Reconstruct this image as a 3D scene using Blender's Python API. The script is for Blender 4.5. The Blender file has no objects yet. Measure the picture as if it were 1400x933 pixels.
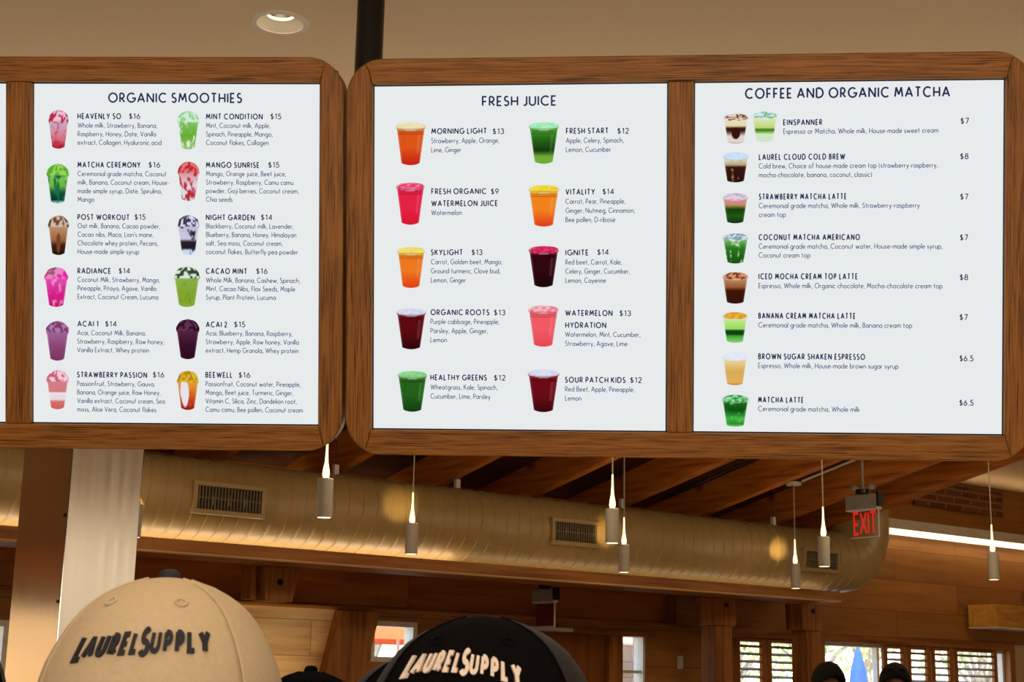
import bpy, bmesh, math, random
from mathutils import Vector, Matrix, Euler
random.seed(7)
S = bpy.context.scene
col = S.collection
R = math.radians

# ------------------------------------------------------------------ camera
F_PX, CX, CY = 2100.0, 700.0, 466.5
PITCH, ROLL = R(12.6), 0.02
CAM = Vector((0, 0, 1.6))
_fw = Vector((0, math.cos(PITCH), math.sin(PITCH)))
_up0 = Vector((0, -math.sin(PITCH), math.cos(PITCH)))
_rt = Vector((1, 0, 0)) * math.cos(ROLL) + _up0 * math.sin(ROLL)
_up = _up0 * math.cos(ROLL) - Vector((1, 0, 0)) * math.sin(ROLL)
cam_d = bpy.data.cameras.new('camera')
cam_d.sensor_width = 36; cam_d.lens = 36 * F_PX / 1400
cam_d.clip_start = 0.05; cam_d.clip_end = 300
cam_d.dof.use_dof = True; cam_d.dof.focus_distance = 3.1; cam_d.dof.aperture_fstop = 34
cam = bpy.data.objects.new('camera', cam_d); col.objects.link(cam)
m = Matrix((_rt, _up, -_fw)).transposed().to_4x4(); m.translation = CAM
cam.matrix_world = m
S.camera = cam

# ------------------------------------------------------------------ view, world, sun
S.view_settings.view_transform = 'Standard'; S.view_settings.look = 'None'
S.view_settings.gamma = 1; S.view_settings.use_curve_mapping = False
S.view_settings.exposure = 0.0
S.cycles.use_denoising = True
S.cycles.max_bounces = 8; S.cycles.diffuse_bounces = 4
S.cycles.sample_clamp_indirect = 6
W = bpy.data.worlds.new('world'); S.world = W; W.use_nodes = True
wn = W.node_tree; wn.nodes.clear()
sky = wn.nodes.new('ShaderNodeTexSky'); sky.sky_type = 'NISHITA'; sky.sun_disc = False
sky.sun_elevation = R(50); sky.sun_rotation = R(200)
bg = wn.nodes.new('ShaderNodeBackground'); bg.inputs[1].default_value = 0.9
wo = wn.nodes.new('ShaderNodeOutputWorld')
wn.links.new(sky.outputs[0], bg.inputs[0]); wn.links.new(bg.outputs[0], wo.inputs[0])

PHI = R(38.2)                       # the room's long wall runs at this angle
RU = Vector((math.cos(PHI), math.sin(PHI), 0)); RV = Vector((-math.sin(PHI), math.cos(PHI), 0))
def room(u, v, z): return RU * u + RV * v + Vector((0, 0, z))

def lamp(name, kind, loc, energy, color, parent=None, target=None, **kw):
    d = bpy.data.lights.new(name, kind); d.energy = energy; d.color = color
    for k, v in kw.items(): setattr(d, k, v)
    o = bpy.data.objects.new(name, d); col.objects.link(o); o.location = loc
    if target is not None:
        o.rotation_euler = (Vector(target) - Vector(loc)).to_track_quat('-Z', 'Y').to_euler()
    if parent: o.parent = parent
    return o
WARM = (1.0, 0.76, 0.47)
sun = lamp('sun', 'SUN', (0, 0, 20), 7.0, (1, .95, .86), angle=R(0.6))
sun.rotation_euler = (-(RV * 0.55 + RU * 0.25) + Vector((0, 0, 0.9))).to_track_quat('Z', 'Y').to_euler()
# unseen ceiling panels and added fill for the shop floor around the camera
NEAR = (1.0, 0.86, 0.66)
lamp('unseen_ceiling_panel_light', 'AREA', (0.0, -1.6, 3.2), 48, NEAR, target=(0, 0.2, 0.4), size=2.4, shape='RECTANGLE', size_y=1.2)
lamp('unseen_ceiling_panel_light', 'AREA', (2.8, -0.4, 3.2), 26, NEAR, target=(2.4, 0.8, 0.4), size=1.5, shape='RECTANGLE', size_y=1.0)
lamp('unseen_ceiling_panel_light', 'AREA', (-3.2, -0.6, 3.2), 26, NEAR, target=(-2.6, 1.0, 0.4), size=1.5, shape='RECTANGLE', size_y=1.0)
lamp('added_front_fill', 'AREA', (0.0, -1.2, 2.0), 54, NEAR, target=(0, .4, 3.25), size=4.0, shape='RECTANGLE', size_y=0.5)  # added fill to brighten the soffit and the board fronts
lamp('added_soffit_fill', 'AREA', (0.0, 4.5, 2.2), 11, (1, .84, .60), target=(0, 4.2, 3.25), size=5.0, shape='RECTANGLE', size_y=0.3)  # added uplight hidden behind the boards to brighten the soffit
lamp('added_cap_spot', 'SPOT', (-.1, 1.32, 3.2), 40, WARM, target=(-.15, 1.2, 1.5), spot_size=R(34), spot_blend=.6, shadow_soft_size=.06)  # added spot without a fixture, brightens the cap tops
lamp('added_pine_spot', 'SPOT', room(5.8, 10.75, .35), 120, (1, .84, .6), target=room(6.35, 11.45, 1.95), spot_size=R(42), spot_blend=.7, shadow_soft_size=.08)  # added spot below the view, brightens the pine cladding
p_ = room(6.5, -4.6, 3.15)
lamp('added_wall_fill', 'AREA', p_, 75, (1, .87, .69), target=room(6.5, -6, 1.5), size=6.0, shape='RECTANGLE', size_y=0.3)  # added wash on the near wall, gives the steel column a bright reflection
# added fill lights in the tall hall, above the menu boards' line of sight
for u_, v_, e_ in ((0.5, 7.6, 45), (5.5, 6.2, 24), (9.5, 6.2, 26), (14.5, 7.2, 22)):
    p_ = room(u_, v_, 3.95); q_ = room(u_ + .3, v_ + 2.2, 0)
    lamp('added_hall_fill', 'AREA', p_, e_, WARM, target=q_, size=1.2, shape='RECTANGLE', size_y=0.5)

# ------------------------------------------------------------------ helpers
def lin(c):
    c = c / 255.0
    return c / 12.92 if c <= .04045 else ((c + .055) / 1.055) ** 2.4
def rgb(*c): return (lin(c[0]), lin(c[1]), lin(c[2]), 1.0)

def ray(u, v): return _fw + _rt * ((u - CX) / F_PX) - _up * ((v - CY) / F_PX)
def at_v(u, v, V):                  # where the sight line of (u, v) meets the room plane at distance V -> (U, z)
    d = ray(u, v); t = (V - CAM.dot(RV)) / d.dot(RV); p = CAM + d * t
    return p.dot(RU), p.z
def at_y(u, v, y):
    d = ray(u, v); return CAM + d * (y / d.y)

class MB:
    def __init__(s): s.v = []; s.f = []; s.c = None
    def add(s, vs, fs):
        b = len(s.v); s.v += [tuple(x) for x in vs]; s.f += [tuple(i + b for i in f) for f in fs]; return s
    def box(s, x0, x1, y0, y1, z0, z1):
        return s.add([(x0,y0,z0),(x1,y0,z0),(x1,y1,z0),(x0,y1,z0),(x0,y0,z1),(x1,y0,z1),(x1,y1,z1),(x0,y1,z1)],
              [(0,3,2,1),(4,5,6,7),(0,1,5,4),(1,2,6,5),(2,3,7,6),(3,0,4,7)])
    def prism(s, poly, y0, y1):      # poly of (x, z), counter clockwise seen from -y; extruded along y
        n = len(poly)
        vs = [(x, y0, z) for x, z in poly] + [(x, y1, z) for x, z in poly]
        return s.add(vs, [tuple(range(n)), tuple(range(2*n-1, n-1, -1))] + [(i, i+n, (i+1) % n + n, (i+1) % n) for i in range(n)])
    def lathe(s, prof, n=24, c=(0,0,0), cap=True):
        vs = []; fs = []
        for r, z in prof:
            for k in range(n):
                a = 2*math.pi*k/n; vs.append((c[0]+r*math.cos(a), c[1]+r*math.sin(a), c[2]+z))
        for j in range(len(prof)-1):
            for k in range(n):
                k2 = (k+1) % n; fs.append((j*n+k, j*n+k2, (j+1)*n+k2, (j+1)*n+k))
        if cap: fs += [tuple(range(n-1, -1, -1)), tuple(range((len(prof)-1)*n, len(prof)*n))]
        return s.add(vs, fs)
    def tube(s, pts, r, n=10):
        pts = [Vector(p) for p in pts]; rs = r if isinstance(r, (list, tuple)) else [r]*len(pts)
        vs = []; fs = []; ref = None
        for i, p in enumerate(pts):
            d = (pts[min(i+1, len(pts)-1)] - pts[max(i-1, 0)]).normalized()
            if ref is None: ref = Vector((0,0,1)) if abs(d.z) < .9 else Vector((1,0,0))
            a = d.cross(ref).normalized(); b = d.cross(a).normalized(); ref = -b if False else ref
            for k in range(n):
                t = 2*math.pi*k/n; vs.append(p + a*(rs[i]*math.cos(t)) + b*(rs[i]*math.sin(t)))
        for i in range(len(pts)-1):
            for k in range(n):
                k2 = (k+1) % n; fs.append((i*n+k, (i+1)*n+k, (i+1)*n+k2, i*n+k2))
        fs += [tuple(range(n)), tuple(range(len(pts)*n-1, (len(pts)-1)*n-1, -1))]
        return s.add(vs, fs)
    def build(s, name, mat, parent=None, loc=None, rotz=None, smooth=False, bevel=0, fix=True):
        me = bpy.data.meshes.new(name); me.from_pydata(s.v, [], s.f)
        if fix:
            bm = bmesh.new(); bm.from_mesh(me); bmesh.ops.recalc_face_normals(bm, faces=bm.faces); bm.to_mesh(me); bm.free()
        if smooth:
            me.polygons.foreach_set('use_smooth', [True]*len(me.polygons))
            try: me.set_sharp_from_angle(angle=R(40))
            except Exception: pass
        mats = mat if isinstance(mat, (list, tuple)) else [mat]
        for x in mats: me.materials.append(x)
        o = bpy.data.objects.new(name, me); col.objects.link(o)
        if parent: o.parent = parent
        if loc is not None: o.location = loc
        if rotz is not None: o.rotation_euler.z = rotz
        if bevel:
            b = o.modifiers.new('bevel', 'BEVEL'); b.width = bevel; b.segments = 2; b.limit_method = 'ANGLE'; b.angle_limit = R(50)
        return o
def tag(o, label=None, cat=None, group=None, kind=None):
    if label: o['label'] = label
    if cat: o['category'] = cat
    if group: o['group'] = group
    if kind: o['kind'] = kind
    return o
def empty(name, loc, rotz=0, label=None, cat=None, group=None):
    o = bpy.data.objects.new(name, None); col.objects.link(o); o.location = loc; o.rotation_euler.z = rotz
    o.empty_display_size = .1
    return tag(o, label, cat, group)
def structure(name, mb, mat, **kw):
    return tag(mb.build(name, mat, **kw), kind='structure')
def copy_tree(o, parent=None):
    c = o.copy(); col.objects.link(c)
    if parent: c.parent = parent
    for ch in list(o.children): copy_tree(ch, c)
    return c

# ------------------------------------------------------------------ materials
def mat_base(name):
    M = bpy.data.materials.new(name); M.use_nodes = True
    return M, M.node_tree, M.node_tree.nodes['Principled BSDF']
def plain(name, c, rough=.5, metal=0.0, noise=0.06, scale=20, bump=0.0, spec=None):
    M, T, P = mat_base(name)
    P.inputs['Roughness'].default_value = rough; P.inputs['Metallic'].default_value = metal
    if spec is not None: P.inputs['Specular IOR Level'].default_value = spec
    tc = T.nodes.new('ShaderNodeTexCoord'); nz = T.nodes.new('ShaderNodeTexNoise')
    nz.inputs['Scale'].default_value = scale; nz.inputs['Detail'].default_value = 4
    T.links.new(tc.outputs['Object'], nz.inputs['Vector'])
    cr = T.nodes.new('ShaderNodeValToRGB')
    for e, k in zip(cr.color_ramp.elements, (1-noise, 1+noise)): e.color = (c[0]*k, c[1]*k, c[2]*k, 1)
    cr.color_ramp.elements[0].position = .3; cr.color_ramp.elements[1].position = .7
    T.links.new(nz.outputs['Fac'], cr.inputs['Fac']); T.links.new(cr.outputs['Color'], P.inputs['Base Color'])
    if bump:
        b = T.nodes.new('ShaderNodeBump'); b.inputs['Strength'].default_value = bump; b.inputs['Distance'].default_value = .002
        T.links.new(nz.outputs['Fac'], b.inputs['Height']); T.links.new(b.outputs['Normal'], P.inputs['Normal'])
    return M
def emit(name, c, strength=1.0, light=True):
    M = bpy.data.materials.new(name); M.use_nodes = True; T = M.node_tree; T.nodes.clear()
    e = T.nodes.new('ShaderNodeEmission'); e.inputs[0].default_value = c; e.inputs[1].default_value = strength
    o = T.nodes.new('ShaderNodeOutputMaterial'); T.links.new(e.outputs[0], o.inputs[0])
    if not light: M.cycles.emission_sampling = 'NONE'
    return M
def wood(name, cols, axis='x', fine=60, rough=.42, planks=None, knots=0.0, bump=.25, spec=.4, along=2.2, lo=.36, mixw=.45):
    """grain along axis; planks=(row height, plank length, axis across)"""
    M, T, P = mat_base(name); L = T.links.new
    P.inputs['Roughness'].default_value = rough; P.inputs['Specular IOR Level'].default_value = spec
    tc = T.nodes.new('ShaderNodeTexCoord'); src = tc.outputs['Object']
    var = None
    if planks:
        sp = T.nodes.new('ShaderNodeSeparateXYZ'); L(src, sp.inputs[0]); cb = T.nodes.new('ShaderNodeCombineXYZ')
        L(sp.outputs['XYZ'.index(axis.upper())], cb.inputs[0]); L(sp.outputs['XYZ'.index(planks[2].upper())], cb.inputs[1])
        br = T.nodes.new('ShaderNodeTexBrick'); br.offset = .37; br.inputs['Scale'].default_value = 1
        br.inputs['Brick Width'].default_value = planks[1]; br.inputs['Row Height'].default_value = planks[0]
        br.inputs['Mortar Size'].default_value = .004; br.inputs['Mortar Smooth'].default_value = .6
        br.inputs['Color1'].default_value = (0, 0, 0, 1); br.inputs['Color2'].default_value = (1, 1, 1, 1); br.inputs['Mortar'].default_value = (.5, .5, .5, 1)
        L(cb.outputs[0], br.inputs['Vector']); var = br
    mp = T.nodes.new('ShaderNodeMapping'); L(src, mp.inputs[0])
    mp.inputs['Scale'].default_value = [along if a == axis else fine for a in 'xyz']
    if var:
        ad = T.nodes.new('ShaderNodeVectorMath'); ad.operation = 'MULTIPLY_ADD'
        ad.inputs[1].default_value = (7, 7, 7); L(var.outputs['Color'], ad.inputs[0]); L(mp.outputs[0], ad.inputs[2]); vec = ad.outputs[0]
    else: vec = mp.outputs[0]
    nz = T.nodes.new('ShaderNodeTexNoise'); nz.inputs['Scale'].default_value = 1; nz.inputs['Detail'].default_value = 5
    nz.inputs['Roughness'].default_value = .62; nz.inputs['Distortion'].default_value = .5; L(vec, nz.inputs['Vector'])
    mp2 = T.nodes.new('ShaderNodeMapping'); L(src, mp2.inputs[0])
    mp2.inputs['Scale'].default_value = [along*.45 if a == axis else fine*.16 for a in 'xyz']
    n2 = T.nodes.new('ShaderNodeTexNoise'); n2.inputs['Scale'].default_value = 1; n2.inputs['Detail'].default_value = 2; n2.inputs['Distortion'].default_value = 1.2
    L(mp2.outputs[0], n2.inputs['Vector'])
    mx = T.nodes.new('ShaderNodeMath'); mx.operation = 'MULTIPLY_ADD'; mx.inputs[1].default_value = mixw
    L(n2.outputs['Fac'], mx.inputs[0])
    hf = T.nodes.new('ShaderNodeMath'); hf.operation = 'MULTIPLY'; hf.inputs[1].default_value = 1-mixw; L(nz.outputs['Fac'], hf.inputs[0]); L(hf.outputs[0], mx.inputs[2])
    cr = T.nodes.new('ShaderNodeValToRGB'); L(mx.outputs[0], cr.inputs['Fac'])
    el = cr.color_ramp.elements; el[0].position = lo; el[0].color = cols[0]; el[1].position = 1-lo; el[1].color = cols[2]
    e = el.new(.5); e.color = cols[1]
    out = cr.outputs['Color']
    if var:
        hs = T.nodes.new('ShaderNodeHueSaturation'); L(out, hs.inputs['Color'])
        ma = T.nodes.new('ShaderNodeMath'); ma.operation = 'MULTIPLY_ADD'; ma.inputs[1].default_value = .4; ma.inputs[2].default_value = .8
        L(var.outputs['Color'], ma.inputs[0]); L(ma.outputs[0], hs.inputs['Value'])
        dk = T.nodes.new('ShaderNodeMixRGB'); dk.blend_type = 'MULTIPLY'; dk.inputs[2].default_value = (.35, .3, .25, 1)
        L(var.outputs['Fac'], dk.inputs[0]); L(hs.outputs[0], dk.inputs[1]); out = dk.outputs[0]
    if knots:
        vo = T.nodes.new('ShaderNodeTexVoronoi'); vo.inputs['Scale'].default_value = knots; L(src, vo.inputs['Vector'])
        k = T.nodes.new('ShaderNodeValToRGB'); k.color_ramp.elements[0].position = .03; k.color_ramp.elements[0].color = (.25, .18, .12, 1)
        k.color_ramp.elements[1].position = .12; k.color_ramp.elements[1].color = (1, 1, 1, 1); L(vo.outputs['Distance'], k.inputs['Fac'])
        mk = T.nodes.new('ShaderNodeMixRGB'); mk.blend_type = 'MULTIPLY'; mk.inputs[0].default_value = .85
        L(out, mk.inputs[1]); L(k.outputs['Color'], mk.inputs[2]); out = mk.outputs[0]
    L(out, P.inputs['Base Color'])
    if bump:
        b = T.nodes.new('ShaderNodeBump'); b.inputs['Strength'].default_value = bump; b.inputs['Distance'].default_value = .001
        L(nz.outputs['Fac'], b.inputs['Height']); L(b.outputs['Normal'], P.inputs['Normal'])
    return M
OAK = [rgb(82, 49, 16), rgb(150, 96, 40), rgb(174, 118, 56)]
M = {}
M['oak_x'] = wood('oak_along_rail', OAK, 'x', 420, along=9, lo=.37, mixw=.28, spec=.2)
M['oak_z'] = wood('oak_along_stile', OAK, 'z', 420, along=9, lo=.37, mixw=.28, spec=.2)
BR = [rgb(112, 62, 20), rgb(158, 96, 38), rgb(178, 116, 52)]
M['beam_x'] = wood('fir_beam', BR, 'x', 26, .55, along=1.2)
M['beam_y'] = wood('fir_rafter', [rgb(160, 86, 26), rgb(214, 126, 46), rgb(228, 148, 64)], 'y', 22, .55, along=1.0, knots=1.3)
M['post_z'] = wood('fir_post', BR, 'z', 26, .55, along=1.2)
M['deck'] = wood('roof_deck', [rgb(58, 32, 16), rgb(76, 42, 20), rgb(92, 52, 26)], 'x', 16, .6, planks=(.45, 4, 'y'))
M['wall'] = wood('plank_wall', [rgb(136, 86, 34), rgb(156, 102, 44), rgb(166, 112, 50)], 'x', 16, .5, planks=(.36, 3.2, 'z'), knots=.9, along=1.0)
M['dark_panel'] = wood('dark_knotty_panel', [rgb(150, 82, 30), rgb(178, 102, 42), rgb(194, 118, 52)], 'x', 14, .55, planks=(.45, 1.6, 'z'), knots=2.0, along=1.0)
M['pine'] = wood('pine_paled_for_light', [rgb(200, 152, 96), rgb(226, 182, 124), rgb(236, 198, 144)], 'x', 18, .5, planks=(.3, 1.9, 'z'), knots=1.6, along=1.2)
M['door'] = wood('door_wood', [rgb(104, 54, 16), rgb(130, 70, 24), rgb(144, 82, 30)], 'z', 22, .5, along=1.0)
M['shutter'] = wood('shutter_wood', [rgb(116, 66, 24), rgb(150, 90, 38), rgb(170, 108, 50)], 'x', 30, .5)
M['ochre'] = wood('ochre_wood', [rgb(190, 128, 48), rgb(214, 152, 62), rgb(226, 170, 80)], 'x', 40, .5)
M['soffit'] = plain('soffit_paint', rgb(226, 204, 176), .9, noise=.02, scale=3)
M['gypsum'] = plain('gypsum_paint', rgb(225, 196, 152), .9, noise=.03, scale=3)
M['beige_wall'] = plain('beige_wall_paint', rgb(210, 180, 140), .85, noise=.03, scale=3)
M['white_wall'] = plain('white_wall_paint', rgb(236, 228, 214), .85, noise=.02, scale=3)
M['floor'] = plain('concrete_floor', rgb(190, 174, 152), .6, noise=.12, scale=3)
M['duct'] = plain('duct_paint', rgb(172, 144, 94), .42, noise=.05, scale=6)
M['grille'] = plain('grille_grey', rgb(120, 108, 84), .5)
M['dark'] = plain('dark_void', rgb(34, 26, 20), .8)
M['black_metal'] = plain('black_metal', rgb(22, 20, 18), .35, .3)
M['white_metal'] = plain('white_metal', rgb(214, 208, 198), .4)
M['pendant'] = plain('pendant_white', rgb(196, 188, 176), .45)
M['cord'] = plain('cord_white', rgb(196, 180, 160), .6)
M['grey'] = plain('grey_plastic', rgb(150, 146, 140), .5)
M['white_paint'] = plain('white_trim_paint', rgb(228, 220, 206), .5)
M['cream_siding'] = wood('cream_siding', [rgb(232, 222, 204), rgb(240, 232, 214), rgb(246, 240, 226)], 'x', 14, .6, planks=(.17, 4, 'z'))
M['glow'] = emit('pendant_glow', (1, .72, .30, 1), 3.2)
M['lens'] = emit('pendant_lens', (1, .78, .45, 1), 2.2)
M['led'] = emit('led_diffuser', (1, .80, .48, 1), 2.2)
M['cove'] = emit('cove_strip', (1, .86, .62, 1), 9.0)
M['cove2'] = emit('cove_strip_dim', (1, .80, .52, 1), 2.4)
M['exit_red'] = emit('exit_red', rgb(214, 34, 30), 1.0, False)
M['exit_dim'] = plain('exit_red_unlit', rgb(104, 34, 24), .5)
M['exit_back'] = plain('exit_panel_unlit', rgb(120, 46, 30), .5)
M['screen'] = emit('lcd_white', rgb(231, 235, 236), 1.0)
M['navy'] = emit('lcd_navy', rgb(40, 42, 84), 1.0, False)
M['navy2'] = emit('lcd_navy_body', rgb(78, 82, 126), 1.0, False)
M['navy_fabric'] = plain('navy_thread', rgb(24, 24, 38), .8, scale=300, noise=.25, bump=.4)
M['white_thread'] = plain('white_thread', rgb(220, 204, 194), .8, scale=300, noise=.06, bump=.4)
M['cream_cloth'] = plain('cream_twill', rgb(186, 166, 138), .9, scale=180, noise=.04, bump=.25)
M['black_cloth'] = plain('black_twill', rgb(10, 8, 10), 1.0, scale=180, noise=.2, bump=.25, spec=.05)
M['leaf'] = plain('leaf', rgb(176, 196, 120), .6, noise=.35, scale=4)
M['bark'] = plain('bark', rgb(150, 136, 118), .9, noise=.2)
M['ground'] = plain('pale_paving', rgb(214, 206, 190), .9, noise=.08, scale=2)
M['blue_cloth'] = plain('blue_canvas', rgb(62, 100, 164), .8)
M['orange_cloth'] = plain('orange_canvas', rgb(226, 120, 70), .8)
M['skin'] = plain('skin', rgb(170, 118, 90), .55, noise=.03)
M['hair'] = plain('dark_hair', rgb(14, 10, 9), .95, noise=.3, scale=60)
M['shirt'] = plain('grey_shirt', rgb(92, 92, 96), .9)
M['trousers'] = plain('dark_trousers', rgb(44, 46, 54), .9)
# brushed steel
Ms, T, P = mat_base('brushed_steel'); M['steel'] = Ms
P.inputs['Metallic'].default_value = 1; P.inputs['Base Color'].default_value = (.74, .73, .71, 1)
tc = T.nodes.new('ShaderNodeTexCoord'); mp = T.nodes.new('ShaderNodeMapping'); mp.inputs['Scale'].default_value = (40, 40, .5)
nz = T.nodes.new('ShaderNodeTexNoise'); nz.inputs['Scale'].default_value = 1; nz.inputs['Detail'].default_value = 1
mr = T.nodes.new('ShaderNodeMapRange'); mr.inputs[3].default_value = .09; mr.inputs[4].default_value = .20
T.links.new(tc.outputs['Object'], mp.inputs[0]); T.links.new(mp.outputs[0], nz.inputs['Vector'])
T.links.new(nz.outputs['Fac'], mr.inputs[0]); T.links.new(mr.outputs[0], P.inputs['Roughness'])
# glass pane: mostly clear with a faint reflection
Mg = bpy.data.materials.new('window_glass'); Mg.use_nodes = True; T = Mg.node_tree; T.nodes.clear(); M['glass'] = Mg
tr = T.nodes.new('ShaderNodeBsdfTransparent'); tr.inputs[0].default_value = (.96, .97, .96, 1)
gl = T.nodes.new('ShaderNodeBsdfGlossy'); gl.inputs['Roughness'].default_value = .02
mi = T.nodes.new('ShaderNodeMixShader'); om = T.nodes.new('ShaderNodeOutputMaterial')
mi.inputs[0].default_value = .05; T.links.new(tr.outputs[0], mi.inputs[1]); T.links.new(gl.outputs[0], mi.inputs[2]); T.links.new(mi.outputs[0], om.inputs[0])
# picture on the screen: emission from the mesh's own colours
Mp = bpy.data.materials.new('lcd_picture'); Mp.use_nodes = True; T = Mp.node_tree; T.nodes.clear(); M['picture'] = Mp
at = T.nodes.new('ShaderNodeVertexColor'); at.layer_name = 'pic'; e = T.nodes.new('ShaderNodeEmission'); om = T.nodes.new('ShaderNodeOutputMaterial')
T.links.new(at.outputs['Color'], e.inputs[0]); T.links.new(e.outputs[0], om.inputs[0]); Mp.cycles.emission_sampling = 'NONE'
# trucker mesh
Mm, T, P = mat_base('trucker_mesh'); M['mesh'] = Mm
tc = T.nodes.new('ShaderNodeTexCoord'); ch = T.nodes.new('ShaderNodeTexVoronoi'); ch.inputs['Scale'].default_value = 330; ch.inputs['Randomness'].default_value = .0
cr = T.nodes.new('ShaderNodeValToRGB'); cr.color_ramp.elements[0].color = rgb(40, 34, 30); cr.color_ramp.elements[1].color = rgb(10, 9, 10)
cr.color_ramp.elements[0].position = .22; cr.color_ramp.elements[1].position = .36
T.links.new(tc.outputs['Object'], ch.inputs['Vector']); T.links.new(ch.outputs['Distance'], cr.inputs['Fac']); T.links.new(cr.outputs['Color'], P.inputs['Base Color']); P.inputs['Roughness'].default_value = .7
# old brick / rust pattern on the gable
Mb, T, P = mat_base('weathered_brick'); M['brick'] = Mb
tc = T.nodes.new('ShaderNodeTexCoord'); sp = T.nodes.new('ShaderNodeSeparateXYZ'); cb = T.nodes.new('ShaderNodeCombineXYZ')
br = T.nodes.new('ShaderNodeTexBrick'); br.inputs['Scale'].default_value = 1; br.inputs['Brick Width'].default_value = .34; br.inputs['Row Height'].default_value = .09; br.inputs['Mortar Size'].default_value = .014
br.inputs['Color1'].default_value = rgb(84, 46, 28); br.inputs['Color2'].default_value = rgb(120, 70, 44); br.inputs['Mortar'].default_value = rgb(140, 96, 66)
T.links.new(tc.outputs['Object'], sp.inputs[0]); T.links.new(sp.outputs[0], cb.inputs[0]); T.links.new(sp.outputs[2], cb.inputs[1]); T.links.new(cb.outputs[0], br.inputs['Vector']); T.links.new(br.outputs['Color'], P.inputs['Base Color']); P.inputs['Roughness'].default_value = .9

# ------------------------------------------------------------------ room shell (room axes: x along the far wall, y towards it)
DW = 11.47
RZ = dict(rotz=PHI)
def roof_z(v): return 3.3 + .22 * (10.47 - v)
structure('floor', MB().box(-7, 18.8, -6, DW + .2, -.1, 0), M['floor'], **RZ)
structure('ceiling_soffit', MB().box(-7, 18.7, -6, 4.8, 3.25, 3.37), M['soffit'], **RZ)
structure('wall_near', MB().box(-7, 19, -6.2, -6, 0, 3.3), M['white_wall'], **RZ)
structure('wall_left', MB().box(-7.2, -7, -6.2, DW + .2, 0, 5.2), M['beige_wall'], **RZ)
structure('wall_right', MB().box(18.6, 18.8, -6.2, DW + .2, 0, 5.4), M['beige_wall'], **RZ)
structure('trim_soffit_fascia', MB().box(-7, 18.7, 4.7, 4.8, 3.37, 5.4), M['soffit'], **RZ)
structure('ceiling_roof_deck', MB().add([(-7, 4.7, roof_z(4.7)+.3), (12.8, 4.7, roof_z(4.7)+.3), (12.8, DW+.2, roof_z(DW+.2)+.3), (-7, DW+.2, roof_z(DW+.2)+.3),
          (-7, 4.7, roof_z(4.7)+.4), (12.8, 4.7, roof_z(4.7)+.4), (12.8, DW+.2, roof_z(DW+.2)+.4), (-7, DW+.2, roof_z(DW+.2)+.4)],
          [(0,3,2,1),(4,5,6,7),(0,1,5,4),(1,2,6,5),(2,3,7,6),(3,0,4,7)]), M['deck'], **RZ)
structure('ceiling_flat', MB().box(12.8, 18.7, 4.7, DW + .2, 4.15, 4.3), M['gypsum'], **RZ)
structure('wall_gable', MB().prism([(4.7, 4.15), (4.7, 5.2), (DW, 3.7), (DW, 4.15)], -.04, .04), M['gypsum'], loc=room(12.8, 0, 0), rotz=PHI + R(90))

def span(u0, v0, u1, v1, V=DW):     # photo box -> (U0, U1, z0, z1) on the plane V
    a = at_v(u0, (v0+v1)/2, V)[0]; b = at_v(u1, (v0+v1)/2, V)[0]
    z1 = at_v((u0+u1)/2, v0, V)[1]; z0 = at_v((u0+u1)/2, v1, V)[1]
    return a, b, z0, z1
op_left = span(508, 850, 572, 906)                  # small window with the orange parasol behind
op_edge = span(-240, 843, 9, 1000)                    # window at the photo's left edge
side = span(848, 867, 884, 1010)                    # tall sidelight beside the door
door = span(696, 866, 829, 1300); door = (door[0], door[1], 0.0, door[3])
big = span(993, 874, 1377, 1000); big = (big[0], big[1], .95, 2.14)
REC = (-6.5, at_v(925, 810, DW)[0], 2.22, 2.62)
op_far = (-2.6, 1.6, .9, 2.12)
openings = [op_left, op_edge, op_far, side, door, big, REC]
def pierced(x0, x1, z0, z1, ops, y0, y1):
    xs = sorted({x0, x1, *[v for o in ops for v in o[:2] if x0 < v < x1]}); zs = sorted({z0, z1, *[v for o in ops for v in o[2:] if z0 < v < z1]})
    b = MB()
    for i in range(len(xs)-1):
        j = 0
        while j < len(zs)-1:
            cx = (xs[i]+xs[i+1])/2
            solid = lambda k: not any(o[0] < cx < o[1] and o[2] < (zs[k]+zs[k+1])/2 < o[3] for o in ops)
            if not solid(j): j += 1; continue
            k = j
            while k+1 < len(zs)-1 and solid(k+1): k += 1
            b.box(xs[i], xs[i+1], y0, y1, zs[j], zs[k+1]); j = k+1
    return b
structure('wall_far', pierced(-7, 18.6, 0, 4.2, openings, DW, DW + .2), M['wall'], **RZ)
structure('wall_recess', MB().box(REC[0]-.1, REC[1]+.1, DW+.14, DW+.24, REC[2]-.05, REC[3]+.05), M['dark_panel'], **RZ)
# pine cladding right of the steel column, coloured paler for the light on it, header boards, window casings
a = at_v(300, 830, DW)[0]; b = at_v(466, 832, DW)[0]
structure('trim_pine_cladding', MB().prism([(a, .2), (b-.62, .2), (b, 2.205), (a, 2.205)], DW-.03, DW+.001), M['pine'], **RZ)
structure('trim_recess_sill', MB().box(-6.5, REC[1]+.2, DW-.05, DW+.1, 2.195, 2.225), M['beam_x'], bevel=.004, **RZ)
structure('trim_window_head', MB().box(big[0]-.06, big[1]+.1, DW-.07, DW+.1, 2.13, 2.23), M['beam_x'], bevel=.006, **RZ)
structure('trim_window_side', MB().box(big[1]-.01, big[1]+.1, DW-.07, DW+.1, .9, 2.13), M['post_z'], bevel=.006, **RZ)
structure('trim_door_head', MB().box(door[0]-.12, side[1]+.1, DW-.04, DW+.05, door[3], door[3]+.05), M['beam_x'], bevel=.006, **RZ)
structure('trim_door_post', MB().box(door[1], side[0], DW-.04, DW+.05, 0, door[3]), M['post_z'], bevel=.006, **RZ)
g = span(1250, 664, 1372, 706); 
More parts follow.
